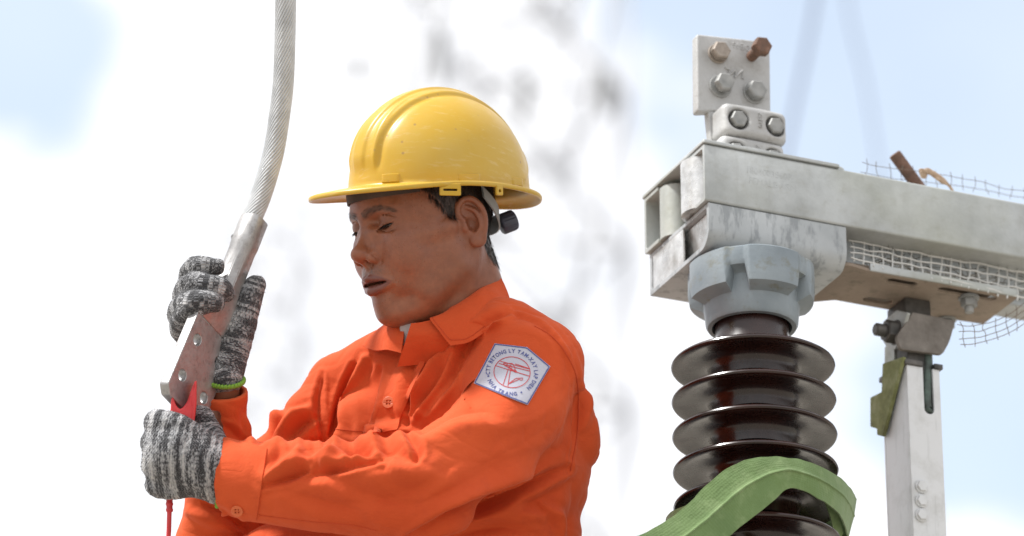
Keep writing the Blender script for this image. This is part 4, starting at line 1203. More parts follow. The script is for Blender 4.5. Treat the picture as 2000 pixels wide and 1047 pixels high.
near_glove = glove('glove', [
    ([(436, 928, 200), (400, 912, 212), (340, 890, 222)], [58, 62, 62]),
    ([(400, 872, 222), (345, 838, 228), (312, 826, 214), (308, 826, 170), (345, 832, 140)], [30, 30, 27, 23, 20]),
    ([(400, 890, 226), (345, 872, 236), (309, 866, 220), (303, 866, 172), (345, 872, 140)], [32, 32, 28, 24, 21]),
    ([(400, 910, 226), (345, 910, 236), (308, 908, 220), (304, 908, 172), (345, 912, 142)], [32, 32, 28, 24, 21]),
    ([(400, 932, 220), (350, 944, 226), (313, 947, 212), (310, 946, 172), (345, 946, 148)], [32, 30, 26, 22, 20]),
    ([(420, 885, 190), (405, 840, 176), (396, 815, 172), (388, 812, 166)], [34, 26, 22, 20]),
], 9, label='near glove gripping the red clip', fist=True)
far_glove = glove('glove', [
    ([(440, 742, 92), (425, 690, 50), (400, 620, 30)], [33, 42, 40]),
    ([(405, 590, 18), (372, 548, 22), (378, 523, 62), (396, 519, 88), (422, 521, 88)], [24, 23, 20, 19, 17.5]),
    ([(395, 615, 26), (362, 585, 36), (372, 559, 88), (398, 556, 112), (430, 562, 110), (442, 574, 98)], [26, 25, 24, 23, 20, 17]),
    ([(390, 645, 36), (354, 620, 52), (360, 597, 102), (382, 591, 132), (408, 590, 130), (422, 592, 118)], [27, 26, 25, 23, 21, 18]),
    ([(390, 668, 46), (354, 646, 64), (356, 622, 104), (370, 604, 132), (388, 604, 134)], [25, 22, 19, 18, 17]),
    ([(442, 728, 82), (458, 672, 70), (474, 622, 62), (488, 582, 52), (498, 558, 46)], [34, 33, 29, 25, 21]),
], 7, label='far glove wrapped round the cable terminal')
# lime cuffs of the gloves, a row of little loops
def cuff_ring(pts_c, axis, rad, ry, n, r):
    ax_ = np.array(axis, float); ax_ /= np.linalg.norm(ax_); e1 = np.cross(ax_, [0, 0, 1.0]); e1 /= np.linalg.norm(e1); e2 = np.cross(ax_, e1)
    t = np.linspace(0, 2 * math.pi, n, endpoint=False)
    P = np.array([pts_c + rad * math.cos(a) * e1 + ry * math.sin(a) * e2 + ax_ * 2.5 * math.sin(a * n / 3.0) for a in t] ); P = np.vstack([P, P[:1]])
    V_, F_ = tube_mesh(P, r * (1 + 0.25 * np.sin(np.arange(len(P)) * 2.1)), 8, False)
    return np.array(V_), F_
for c_, ax_, ra, rb, par in ((PX(432, 926, 200), (-1, 0.10, 0.05), 62, 62, near_glove), (PX(441, 744, 95), (0.02, 1, 0.35), 35, 35, far_glove)):
    V_, F_ = cuff_ring(c_, ax_, ra, rb, 96, 3.8)
    link('glove_hem', mesh_np('glove_hem', V_, np.array(F_)), lime.m, par)
# ================================================================== power cable with its terminal
cable = thing('power_cable', 'stranded grey aluminium cable ending in a drilled terminal, held by the worker', 'cable')
alu = Mat('cast_aluminium', (0.62, 0.61, 0.59), 0.5, 0.65)
an = alu.noise(60, 6, 0.65)
alu.to('Base Color', alu.mix(alu.ramp(alu.noise(130, 4, 0.7), [(0.52, 0.0), (0.72, 0.7)]), alu.mix(alu.ramp(an, [(0.3, 0.0), (0.75, 1.0)]), (0.33, 0.32, 0.315), (0.43, 0.42, 0.415)), (0.20, 0.19, 0.18)))
alu.to('Roughness', alu.range(alu.noise(90, 4), 0.3, 0.7, 0.32, 0.52)); alu.bump(alu.math('ADD', an, alu.noise(420, 3)), 0.25, 0.0012)
strand_m = Mat('weathered_strand', (0.50, 0.50, 0.48), 0.6, 0.1)
strand_m.to('Base Color', strand_m.ramp(strand_m.noise(45, 4, 0.6), [(0.3, (0.40, 0.41, 0.42)), (0.75, (0.57, 0.58, 0.59))])); strand_m.bump(strand_m.noise(500, 3), 0.2, 0.001)
gap_m = Mat('strand_gap', (0.10, 0.10, 0.10), 0.7)
path = [(470, 470, 2), (493, 422, -26), (513, 372, -52), (534, 298, -80), (546, 223, -100), (554, 149, -112), (558, 0, -125), (560, -160, -132), (556, -330, -132)]
CP = smooth_poly([PX(*p) for p in path], 150)
T_ = np.gradient(CP, axis=0); T_ /= np.linalg.norm(T_, axis=1, keepdims=True)
s_len = np.r_[0, np.cumsum(np.linalg.norm(np.diff(CP, axis=0), axis=1))]
u_ = np.array([0, 0, 1.0]); U_ = []
for t in T_:
    u_ = u_ - (u_ @ t) * t; u_ /= np.linalg.norm(u_); U_.append(u_)
U_ = np.array(U_); W_c = np.cross(T_, U_)
V_, F_ = tube_mesh(CP, 17.2, 20); link('core', mesh_py('core', V_, F_), gap_m.m, cable, fig_mat)
NS = 22; RS = 18.6
for k in range(NS):
    a = 2 * math.pi * k / NS + s_len / 42.0
    P = CP + RS * (np.cos(a)[:, None] * U_ + np.sin(a)[:, None] * W_c)
    V_, F_ = tube_mesh(P, 2.72 + 0.05 * np.sin(k * 1.7), 7, True)
    link('strand', mesh_py('strand', V_, F_), strand_m.m, cable, fig_mat)
# terminal frame: a_dn along the plate, w_ across it, n_ out of its drilled face
a_dn = np.array([-26, -68, 40.0]); a_dn /= np.linalg.norm(a_dn)
w_dir = np.array([37, -45, -52.0]); w_dir -= (w_dir @ a_dn) * a_dn; w_dir /= np.linalg.norm(w_dir)
n_dir = np.cross(a_dn, w_dir); TC = PX(392, 720, 150)
def TL(P): P = np.asarray(P, float); return TC + P[:, :1] * w_dir + P[:, 1:2] * a_dn + P[:, 2:] * n_dir
out = rounded([(-66, -86), (66, -86), (66, 78), (50, 93), (-50, 93), (-66, 78)], [0, 0, 4, 4, 4, 4])
m0 = plate('terminal_plate', out, [circle((x, y), 11.5, 28) for x in (-39, 39) for y in (-41, 41)], 22, 1.6)
P = np.array([v.co[:] for v in m0.vertices]); P[:, 2] -= 11
m0.vertices.foreach_set('co', TL(P).astype(np.float32).ravel()); m0.update()
link('terminal_plate', m0, alu.m, cable, fig_mat, smooth=35)
def sec(b, a, n0, n1, c, off=0): return [(off + x, b, n) for x, n in ((-a + c, n1), (a - c, n1), (a, n1 - c), (a, n0 + c), (a - c, n0), (-a + c, n0), (-a, n0 + c), (-a, n1 - c))]
secs = [sec(-86.5, 65.5, -21.5, -0.5, 1.5), sec(-104, 62, -27, 7, 5), sec(-126, 44, -32, 12, 10, -3), sec(-146, 31, -35, 15, 12, -6), sec(-162, 26, -36, 16, 13, -8), sec(-274, 24.5, -35, 15, 12, -10), sec(-277, 26, -36.5, 16.5, 13, -10), sec(-338, 26, -36.5, 16.5, 13, -12), sec(-342, 24.5, -35, 15, 12, -12), sec(-342, 18, -28, 8, 9, -12)]
V_ = np.array([p for s_ in secs for p in s_]); F_ = []
for i in range(len(secs) - 1):
    for j in range(8): F_.append((8 * i + j, 8 * i + (j + 1) % 8, 8 * i + 8 + (j + 1) % 8, 8 * i + 8 + j))
F_.append(tuple(range(8))[::-1]); F_.append(tuple(8 * (len(secs) - 1) + j for j in range(8)))
me = mesh_py('terminal_barrel', TL(V_), F_)
bm = bmesh.new(); bm.from_mesh(me); bmesh.ops.recalc_face_normals(bm, faces=bm.faces[:])
bmesh.ops.bevel(bm, geom=[e for e in bm.edges if e.is_manifold and e.calc_face_angle() > 0.35], offset=1.6, segments=2, affect='EDGES'); bm.to_mesh(me); bm.free()
link('terminal_barrel', me, alu.m, cable, fig_mat, smooth=40)

# ================================================================== red clip and its lead
clip = thing('test_clip', 'red plastic clip on a red lead, biting the plate corner above the near glove', 'clip')
red = Mat('red_plastic', (0.62, 0.035, 0.04), 0.4); red.to('Base Color', red.ramp(red.noise(40, 4), [(0.3, (0.52, 0.026, 0.032)), (0.75, (0.66, 0.05, 0.055))])); red.bump(red.noise(200, 3), 0.12, 0.001)
cl = [(384, 743), (380, 745), (372, 765), (366, 785), (356, 797), (350, 799), (343, 790), (338, 776), (334, 779), (331, 840), (378, 840), (384, 790)]
def flat_to_fig(me, z, tilt=(0, 0)):
    P = np.array([v.co[:] for v in me.vertices]); Q = np.array([PX(x, y, z + zz + tilt[0] * (x - 360) + tilt[1] * (y - 800)) for x, y, zz in P])
    me.vertices.foreach_set('co', Q.astype(np.float32).ravel()); me.flip_normals(); me.update()
m0 = plate('jaw', rounded(cl, [2, 1, 3, 8, 5, 4, 5, 2, 3, 3, 3, 6], 4), [], 30, 4.0); flat_to_fig(m0, 206, (-0.25, 0.15))
link('jaw', m0, red.m, clip, fig_mat, smooth=40)
m0 = plate('jaw_insert', rounded([(372, 772), (376, 800), (372, 832), (340, 836), (341, 806), (352, 806), (364, 796)], 4), [], 34, 1.5); flat_to_fig(m0, 206, (-0.25, 0.15))
link('grip_pad', m0, red.m, clip, fig_mat, smooth=40)
P = smooth_poly([PX(*p) for p in ((352, 836, 206), (342, 900, 190), (332, 960, 196), (331, 1000, 204))], 30); tt = np.linspace(0, 1, 30)
V_, F_ = tube_mesh(P, 9 - 2.4 * tt + 0.7 * np.sign(np.sin(tt * 60)) * (tt > 0.6), 14); link('strain_relief', mesh_py('strain_relief', V_, F_), red.m, clip, fig_mat, smooth=40)
P = smooth_poly([PX(*p) for p in ((331, 990, 203), (330, 1030, 208), (328, 1100, 214), (334, 1300, 230), (350, 1600, 260), (420, 2000, 300))], 50)
V_, F_ = tube_mesh(P, 4.6, 12); link('lead', mesh_py('lead', V_, F_), red.m, clip, fig_mat)
# ------------------------------------------------------------------ below the frame: trousers, boots and the work platform he stands on
DN = np.array(CR.transposed() @ Vector((0, 0, -1))); RT = np.array([1.0, 0, 0]); FW = np.cross(DN, RT)
hip = PX(945, 1190, -40)
g = Field(hip - np.array([330, 1500, 260]), hip + np.array([330, 200, 760]), 14)
for s in (-1, 1):
    h0 = hip + s * 62 * RT; kn = h0 + DN * 610 + s * 30 * RT; an = kn + DN * 620 + s * 10 * RT
    g.tube([h0 - DN * 60, h0 + DN * 120, kn, an], [150, 135, 95, 72], 40)
V_, Q_ = g.mesh(); V_ = relax(V_, Q_, 3); N_ = normals(V_, Q_); V_ = V_ + N_ * (6 * vnoise(V_ / 90, 4))[:, None]
link('trousers', mesh_np('trousers', V_, Q_), orange.m, person, fig_mat)
boot_m = Mat('black_leather', (0.03, 0.028, 0.026), 0.5)
for s in (-1, 1):
    an = hip + s * 102 * RT + DN * 1230
    g = Field(an - np.array([260, 260, 260]), an + np.array([260, 260, 300]), 9)
    g.tube([an - DN * 60, an + DN * 60], [62, 62], 10); fd = -RT * 0.9 - FW * 0.1
    g.tube([an + DN * 70 - fd * 30, an + DN * 84 + fd * 60, an + DN * 96 + fd * 170], [60, 58, 44], 20)
    V_, Q_ = g.mesh(); link('boot', mesh_np('boot', relax(V_, Q_, 2), Q_), boot_m.m, person, fig_mat)
ft = M_FIG @ Vector(hip + DN * 1230); zdeck = ft.z - 0.085
plat = thing('work_platform', 'steel work platform with a plank deck under the worker', 'platform', (ft.x, ft.y, 0))
wood = Mat('grey_planks', (0.30, 0.25, 0.19), 0.9); wood.to('Base Color', wood.ramp(wood.noise(1.0, 5, 0.6, wood.map(wood.co(), (4, 60, 60))), [(0.3, (0.2, 0.16, 0.12)), (0.7, (0.36, 0.30, 0.23))]))
pole_m = Mat('galvanised_pole', (0.42, 0.43, 0.43), 0.5, 0.4)
for k in range(4): link('plank', box_mesh('plank', (1.3, 0.19, 0.04), 0.004, 2, (0, -0.3 + 0.2 * k, zdeck - 0.02)), wood.m, plat, smooth=30)
for sx in (-0.6, 0.6):
    for sy in (-0.45, 0.45):
        V_, F_ = tube_mesh([(sx, sy, 0.0), (sx, sy, zdeck - 0.041)], 0.025, 14); link('pole', mesh_py('pole', V_, F_), pole_m.m, plat, smooth=40)
    V_, F_ = tube_mesh([(sx, -0.5, zdeck - 0.067), (sx, 0.5, zdeck - 0.067)], 0.025, 14); link('ledger', mesh_py('ledger', V_, F_), pole_m.m, plat, smooth=40)
# ================================================================== disconnector gear on the right, aligned to its own arm
SW_D = 5.52; U2 = S * SW_D / DIST; YB = R(23)
sb = Vector((math.cos(YB), math.sin(YB), 0)); sn = Vector((-math.sin(YB), math.cos(YB), 0)); sz = Vector((0, 0, 1))
SO = W(1375, 280, SW_D)
M_SW = Matrix.Translation(SO) @ Matrix((( sb.x, sn.x, 0, 0), (sb.y, sn.y, 0, 0), (0, 0, 1, 0), (0, 0, 0, 1))) @ Matrix.Scale(U2, 4)
M_SWI = M_SW.inverted()
def ray(px, py):
    o = M_SWI @ CAM; p = M_SWI @ W(px, py, SW_D); return np.array(o), np.array(p - o)
def onp(axis, val, px, py):
    """arm coordinates (along, across, up) of a photo pixel on one of the arm's own planes"""
    o, d = ray(px, py); t = (val - o[axis]) / d[axis]; return o + t * d
FPl = lambda px, py, n=0.0: onp(1, n, px, py)       # facing plane
HPl = lambda px, py, z: onp(2, z, px, py)           # level plane
EPl = lambda px, py, b: onp(0, b, px, py)           # end plane

galv = Mat('weathered_grey_metal', (0.5, 0.5, 0.48), 0.5, 0.25)
g1 = galv.noise(14, 6, 0.65); g2 = galv.noise(55, 5, 0.7); g3 = galv.noise(5, 3, 0.5)
gc = galv.mix(galv.ramp(g1, [(0.32, 0.0), (0.68, 1.0)]), (0.34, 0.355, 0.35), (0.49, 0.51, 0.51))
gc = galv.mix(galv.math('MULTIPLY', galv.ramp(g2, [(0.55, 0.0), (0.72, 1.0)]), 0.24), gc, (0.27, 0.26, 0.20))
gc = galv.mix(galv.math('MULTIPLY', galv.ramp(g3, [(0.50, 0.0), (0.66, 1.0)]), 0.30), gc, (0.33, 0.34, 0.24))
streak = galv.noise(1.0, 4, 0.6, galv.map(galv.co(), (60, 60, 5)))
gc = galv.mix(galv.math('MULTIPLY', galv.ramp(streak, [(0.56, 0.0), (0.70, 1.0)]), 0.16), gc, (0.24, 0.235, 0.21))
galv.to('Base Color', gc); galv.to('Roughness', galv.range(g2, 0.3, 0.7, 0.38, 0.65)); galv.bump(galv.math('ADD', g2, galv.noise(240, 3)), 0.22, 0.0012)
shiny = Mat('scraped_metal', (0.62, 0.62, 0.61), 0.28, 0.75)
shiny.to('Base Color', shiny.ramp(shiny.noise(24, 6, 0.7), [(0.35, (0.38, 0.37, 0.35)), (0.6, (0.70, 0.70, 0.69))])); shiny.to('Roughness', shiny.range(shiny.noise(40, 4), 0.3, 0.7, 0.18, 0.5)); shiny.bump(shiny.noise(30, 4), 0.3, 0.004)
worn = Mat('stained_plate', (0.27, 0.21, 0.165), 0.8, 0.0)
worn.to('Base Color', worn.mix(worn.ramp(worn.noise(48, 5, 0.7), [(0.5, 0.0), (0.72, 0.7)]), worn.ramp(worn.noise(12, 5, 0.6), [(0.3, (0.20, 0.155, 0.12)), (0.7, (0.38, 0.31, 0.245))]), (0.10, 0.085, 0.06))); worn.bump(worn.noise(120, 4), 0.3, 0.0015)
cast = Mat('cast_grey_alloy', (0.48, 0.47, 0.45), 0.6, 0.2)
cast.to('Base Color', cast.mix(cast.ramp(cast.noise(70, 5, 0.7), [(0.52, 0.0), (0.72, 0.45)]), cast.ramp(cast.noise(18, 5), [(0.3, (0.37, 0.37, 0.365)), (0.7, (0.50, 0.50, 0.495))]), (0.24, 0.225, 0.20))); cast.bump(cast.noise(260, 4, 0.6), 0.4, 0.0015)
capm = Mat('blue_grey_casting', (0.36, 0.39, 0.40), 0.5, 0.15)
cm_ = capm.ramp(capm.noise(16, 5), [(0.3, (0.18, 0.215, 0.24)), (0.7, (0.275, 0.315, 0.34))])
cm_ = capm.mix(capm.ramp(capm.noise(42, 5, 0.7), [(0.54, 0.0), (0.72, 0.75)]), cm_, (0.17, 0.165, 0.12)); capm.to('Base Color', cm_); capm.bump(capm.noise(150, 4), 0.25, 0.0015)
rust = Mat('rusty_steel', (0.2, 0.09, 0.05), 0.85, 0.1); rust.to('Base Color', rust.ramp(rust.noise(90, 5, 0.7), [(0.3, (0.10, 0.07, 0.055)), (0.55, (0.18, 0.10, 0.07)), (0.8, (0.29, 0.19, 0.145))])); rust.bump(rust.noise(300, 3), 0.5, 0.0012)
brownish = Mat('tarnished_bolt', (0.3, 0.25, 0.2), 0.6, 0.3); brownish.to('Base Color', brownish.ramp(brownish.noise(80, 5, 0.7), [(0.3, (0.22, 0.18, 0.15)), (0.75, (0.42, 0.37, 0.32))])); brownish.bump(brownish.noise(260, 3), 0.3, 0.001)
steel = Mat('dull_steel', (0.36, 0.37, 0.37), 0.6, 0.25); steel.to('Base Color', steel.ramp(steel.noise(70, 5), [(0.3, (0.22, 0.225, 0.22)), (0.75, (0.38, 0.38, 0.37))])); steel.bump(steel.noise(220, 3), 0.2, 0.001)
darks = Mat('dark_steel', (0.10, 0.095, 0.09), 0.55, 0.4); darks.to('Base Color', darks.ramp(darks.noise(60, 5), [(0.3, (0.05, 0.05, 0.047)), (0.75, (0.15, 0.14, 0.13))])); darks.bump(darks.noise(220, 3), 0.3, 0.001)
mossy = Mat('mossy_plate', (0.2, 0.22, 0.1), 0.85); mossy.to('Base Color', mossy.ramp(mossy.noise(30, 6, 0.7), [(0.3, (0.10, 0.10, 0.045)), (0.5, (0.20, 0.215, 0.085)), (0.75, (0.36, 0.37, 0.24))])); mossy.bump(mossy.noise(120, 4), 0.4, 0.002)

def sw_piece(name, me, parent, mat, to=None, smooth=35):
    """me in arm coordinates (or mapped there by to)"""
    if to is not None:
        P = np.array([v.co[:] for v in me.vertices]); me.vertices.foreach_set('co', np.asarray(to(P)).astype(np.float32).ravel()); me.update()
    o = link(name, me, mat, parent, M_SW, smooth=smooth)
    return o
def sw_box(name, lo, hi, parent, mat, bev=1.5):
    lo = np.array(lo, float); hi = np.array(hi, float)
    return sw_piece(name, box_mesh(name, tuple(hi - lo), bev, 2, tuple((lo + hi) / 2)), parent, mat)
def facing(n): return lambda P: np.stack([P[:, 0], n + P[:, 2], P[:, 1]], 1)        # plate drawn in (along, up), thickness across
def level(z): return lambda P: np.stack([P[:, 0], P[:, 1], z + P[:, 2]], 1)
def endwise(b): return lambda P: np.stack([b + P[:, 2], P[:, 0], P[:, 1]], 1)
def bolt(parent, c, d, r, head=12, shank=0.0, mat=None, washer=0.0, name='bolt'):
    """hexagon head on a shank; c is where it leaves the surface, d its direction (arm coordinates)"""
    c = np.array(c, float); d = np.array(d, float); d /= np.linalg.norm(d)
    e1 = np.cross(d, [0.2, 0.1, 1.0]); e1 /= np.linalg.norm(e1); e2 = np.cross(d, e1)
    V = []; F = []
    def ring(r_, t, n, rot=0.3):
        b = len(V)
        for k in range(n): a = rot + 2 * math.pi * k / n; V.append(c + d * t + r_ * (math.cos(a) * e1 + math.sin(a) * e2))
        return b
    def stack(rs, n):
        bs = [ring(r_, t, n) for r_, t in rs]
        for i in range(len(bs) - 1):
            for k in range(n): F.append((bs[i] + k, bs[i] + (k + 1) % n, bs[i + 1] + (k + 1) % n, bs[i + 1] + k))
        F.append(tuple(bs[0] + k for k in range(n))[::-1]); F.append(tuple(bs[-1] + k for k in range(n)))
    if washer: stack([(washer, -2), (washer, 3), (washer * 0.94, 4)], 24)
    if shank: stack([(r * 0.55, -3), (r * 0.55, shank + 1)], 16)
    stack([(r * 0.94, shank + (3 if washer else 0)), (r, shank + 2 + (3 if washer else 0)), (r, shank + head - 2.5), (r * 0.86, shank + head)], 6)
    return sw_piece(name, mesh_py(name, V, F), parent, mat or steel.m, smooth=28)

# ------------------------------------------------------------------ the arm
arm = thing('switch_arm', 'weathered grey metal switch arm with boxed end on top of the brown insulator', 'switch arm')
END = 1080
def channel(name, n0, n1, sgn):
    prof = [(n0, 0), (n1, 0), (n1, -8), (n0 + 8 * sgn, -8), (n0 + 8 * sgn, -114), (n1, -114), (n1, -122), (n0, -122)]
    prof = rounded(prof, [5, 2, 2, 6, 6, 2, 2, 5], 4)
    if sgn < 0: prof = prof[::-1]
    m0 = plate(name, prof, [], END, 0.6)
    return sw_piece(name, m0, arm, galv.m, lambda P: np.stack([P[:, 2] + END / 2, P[:, 0], P[:, 1]], 1))
channel('front_channel', 0, 66, 1); channel('rear_channel', 282, 216, -1)
cov = [HPl(1375, 280, 1)[:2], HPl(1641, 327, 1)[:2]]
bmax = cov[1][0]
sw_piece('cover_plate', plate('cover_plate', rounded([(-3, -4), (bmax, -4), (bmax, 286), (-3, 286)], 5), [], 7, 1.0), arm, galv.m, level(4.6))
for px_, py_, n_ in ((1383, 277, 60), (1630, 322, 40), (1300, 348, 240)):
    c_ = FPl(px_, py_, n_)
    V_, F_ = lathe([(20, 0), (20, 6), (17, 10), (9, 13), (0, 14)], 24)
    sw_piece('dome_bolt', mesh_py('dome_bolt', np.array(V_) + np.array([max(c_[0], 22), n_, 8]), F_), arm, galv.m)
for n_, r_, m_ in ((74, 46, shiny.m), (200, 34, galv.m)):
    V_, F_ = lathe([(0, -120), (r_, -120), (r_, -9), (0, -9)], 36)
    sw_piece('spacer_post', mesh_py('spacer_post', np.array(V_) + np.array([34, n_, 0]), F_), arm, m_)
# stamped lettering, low relief on the front web
def stamp(text, parent, size, fn, mat, name='letter'):
    cu = bpy.data.curves.new(name, 'FONT'); cu.body = text; cu.size = size; cu.extrude = 0.9; cu.resolution_u = 2
    ob = bpy.data.objects.new(name, cu); COL.objects.link(ob)
    dg = bpy.context.evaluated_depsgraph_get(); dg.update(); me = bpy.data.meshes.new_from_object(ob.evaluated_get(dg))
    bpy.data.objects.remove(ob); bpy.data.curves.remove(cu); me.materials.clear()
    return sw_piece(name, me, parent, mat, fn, smooth=False)
p0 = FPl(1456, 331); stamp('1804003860P', arm, 20, lambda P: np.stack([p0[0] + P[:, 0] * 0.92, 0.2 - P[:, 2] * 0.6, p0[2] - 6 + P[:, 1]], 1), galv.m, 'stamped_number')
p1 = FPl(1462, 352); stamp('FEMALE ARM', arm, 20, lambda P: np.stack([p1[0] + P[:, 0] * 0.92, 0.2 - P[:, 2] * 0.6, p1[2] - 6 + P[:, 1]], 1), galv.m, 'stamped_name')
sadm = Mat('scratched_grey_paint', (0.36, 0.38, 0.39), 0.5, 0.2)
sm_ = sadm.ramp(sadm.noise(10, 5, 0.6), [(0.3, (0.33, 0.35, 0.36)), (0.7, (0.46, 0.48, 0.49))])
sm_ = sadm.mix(sadm.ramp(sadm.noise(1.0, 5, 0.7, sadm.map(sadm.co(), (55, 55, 14))), [(0.50, 0.0), (0.60, 0.75)]), sm_, (0.21, 0.225, 0.235)); sadm.to('Base Color', sm_); sadm.bump(sadm.noise(120, 4), 0.2, 0.001)
# lower saddle: folded plate under the arm
prof = rounded([(3, -123.5), (276, -123.5), (276, -214), (24, -214), (3, -190)], [2, 2, 4, 30, 22], 6)
sad = plate('saddle', prof, [rounded([(12, -132), (266, -132), (266, -204), (34, -204), (12, -184)], 6)], 300, 1.0)
sw_piece('saddle', sad, arm, sadm.m, lambda P: np.stack([P[:, 2] + 158, P[:, 0], P[:, 1]], 1))
sw_piece('saddle_end', plate('saddle_end', rounded([(4, -4), (258, -4), (258, -76), (150, -84), (20, -60)], 4), [], 6, 1), arm, shiny.m,
         lambda P: np.stack([22 + P[:, 2] + 0.22 * (-P[:, 1]), 12 + P[:, 0] * 0.97, -130 + P[:, 1] * 0.92], 1))
sw_box('saddle_fin', (8.5, 120, -212), (12.5, 262, -128), arm, shiny.m, 0.8)
# stained plate that carries the hinge, under the arm
ZP = FPl(1700, 530, 24)[2]
poly = [HPl(*q, ZP)[:2] for q in ((1697, 530), (1988, 582), (1967, 598), (1921, 633.5), (1745, 607), (1631, 586.5), (1570, 592), (1560, 505), (1664, 520))]
poly = [(max(q[0], 250), q[1]) for q in poly]
def slot(c1, c2, r):
    a, b = HPl(*c1, ZP)[:2], HPl(*c2, ZP)[:2]; d = b - a; t = math.atan2(d[1], d[0])
    return [tuple(a + r * np.array([math.cos(t + q), math.sin(t + q)])) for q in np.linspace(math.pi / 2, 3 * math.pi / 2, 7)] + [tuple(b + r * np.array([math.cos(t + q), math.sin(t + q)])) for q in np.linspace(-math.pi / 2, math.pi / 2, 7)]
holes = [slot((1742, 549), (1780, 556), 12), slot((1696, 585), (1733, 591), 11), slot((1842, 566), (1935, 583), 12)]
sw_piece('hinge_plate', plate('hinge_plate', rounded([tuple(q) for q in poly], [4, 3, 4, 6, 3, 3, 2, 2, 3], 4), holes, 7, 1), arm, worn.m, level(ZP + 3.5))
lip_a, lip_b = HPl(1699, 530, ZP), HPl(1986, 581, ZP)
sw_box('plate_lip', (lip_a[0], lip_a[1] - 3, ZP + 1), (lip_b[0], lip_a[1] + 4, ZP + 17), arm, galv.m, 1.2)
sw_box('slot_backing', (poly[-1][0], 40, ZP + 14), (poly[1][0] - 40, 190, ZP + 20), arm, worn.m, 1)
for cx, cy in ((1892, 582), (1848, 624)):
    c_ = HPl(cx, cy, ZP)
    bolt(arm, c_, (0, 0, -1), 17, 20, 0, steel.m, 21, 'hinge_bolt')
    V_, F_ = lathe([(0, -32), (8, -32), (9, -30), (9, -2), (0, -2)], 16); sw_piece('bolt_end', mesh_py('bolt_end', np.array(V_) + c_, [f[::-1] for f in F_]), arm, steel.m)

# ------------------------------------------------------------------ terminal flag and clamps on top
flag = thing('terminal_pad', 'grey cast terminal plate with four hexagon bolts above two A410 clamps', 'terminal')
NF = 62
C2 = lambda px_, py_, n_=NF: tuple(FPl(px_, py_, n_)[[0, 2]])
pts = [C2(1361, 66), C2(1496, 81), C2(1504, 92), C2(1506, 235), C2(1440, 236), C2(1398, 216), C2(1362, 218)]
sw_piece('pad', plate('pad', rounded(pts, [6, 5, 5, 4, 4, 6, 8], 5), [], 24, 3.5), flag, cast.m, facing(NF + 12))
sh_ = [C2(1384, 214), C2(1440, 222), C2(1440, 300), C2(1392, 300)]
sw_piece('shank', plate('shank', rounded(sh_, 3), [], 20, 3), flag, cast.m, facing(NF + 13))
for (px_, py_, r_, sh, m_, wsh) in ((1401, 106, 20, 4, brownish.m, 21), (1467, 111, 20, 38, rust.m, 0), (1406, 170, 20, 10, steel.m, 24), (1472, 182, 21, 2, steel.m, 24)):
    c_ = FPl(px_, py_, NF); bolt(flag, c_, (0, -1, 0), r_, 20, sh, m_, wsh)
def letters_flag(text, px_, py_, rot, size, n_, kx=0.92):
    p = FPl(px_, py_, n_); cr, sr = math.cos(rot), math.sin(rot)
    stamp(text, flag, size, lambda P: np.stack([p[0] + kx * (P[:, 0] * cr - P[:, 1] * sr), n_ - 0.3 - P[:, 2] * 1.2, p[2] + P[:, 0] * sr + P[:, 1] * cr], 1), cast.m, 'cast_lettering')
letters_flag('DE46', 1465, 90, math.pi - 0.04, 19, NF)
zg = [C2(1416, 133), C2(1424, 137), C2(1420, 150), C2(1436, 138), C2(1434, 152), C2(1450, 138), C2(1450, 154)]
zg3 = np.array([[q[0], NF - 1.0, q[1]] for q in zg]); V_, F_ = tube_mesh(zg3, 2.6, 8); sw_piece('maker_mark', mesh_py('maker_mark', V_, F_), flag, cast.m)
for k, (dx, dy) in enumerate(((0, 0), (-4, 63))):
    g = Field((0, 0, 0), (200, 110, 110), 2.0)
    # rounded clamp block with sunk bolt seats
    def blk(x, y, z):
        qx = np.abs(x - 100) - 60; qy = np.abs(y - 55) - 22; qz = np.abs(z - 55) - 22
        return np.sqrt(np.maximum(qx, 0) ** 2 + np.maximum(qy, 0) ** 2 + np.maximum(qz, 0) ** 2) + np.minimum(np.maximum(np.maximum(qx, qy), qz), 0) - 15
    g.put(blk, (15, 10, 10), (185, 100, 100), 2)
    for xx in (60, 146): g.tube([(xx, 6, 56), (xx, 28, 55)], [25, 22], 5, sub=True)
    g.tube([(30, 92, -20), (30, 92, 130)], [10, 10], 6, sub=True)
    V_, Q_ = g.mesh(); V_ = relax(V_, Q_, 3, 0.5)
    c_ = FPl(1478 + dx, 238 + dy, 8)
    V_ = V_ - np.array([100, 18, 55]); V_[:, 0] *= 0.94; V_[:, 2] *= 0.96; V_[:, 1] += 0.0007 * V_[:, 0] ** 2
    sw_piece('clamp', mesh_np('clamp', V_ + c_, Q_[:, ::-1] if False else Q_), flag, cast.m, smooth=True)
    for xx in (-38, 43):
        cc = c_ + np.array([xx, 12, 0]); bolt(flag, cc, (0, -1, 0), 18, 15, 0, steel.m, 0, 'clamp_bolt')
    p = c_ + np.array([3, -1.6, 20])
    stamp('A410', flag, 15, lambda P, p=p: np.stack([p[0] + P[:, 1] * 0.9 , p[1] - 0.4 - P[:, 2], p[2] - P[:, 0]], 1), cast.m, 'cast_lettering')

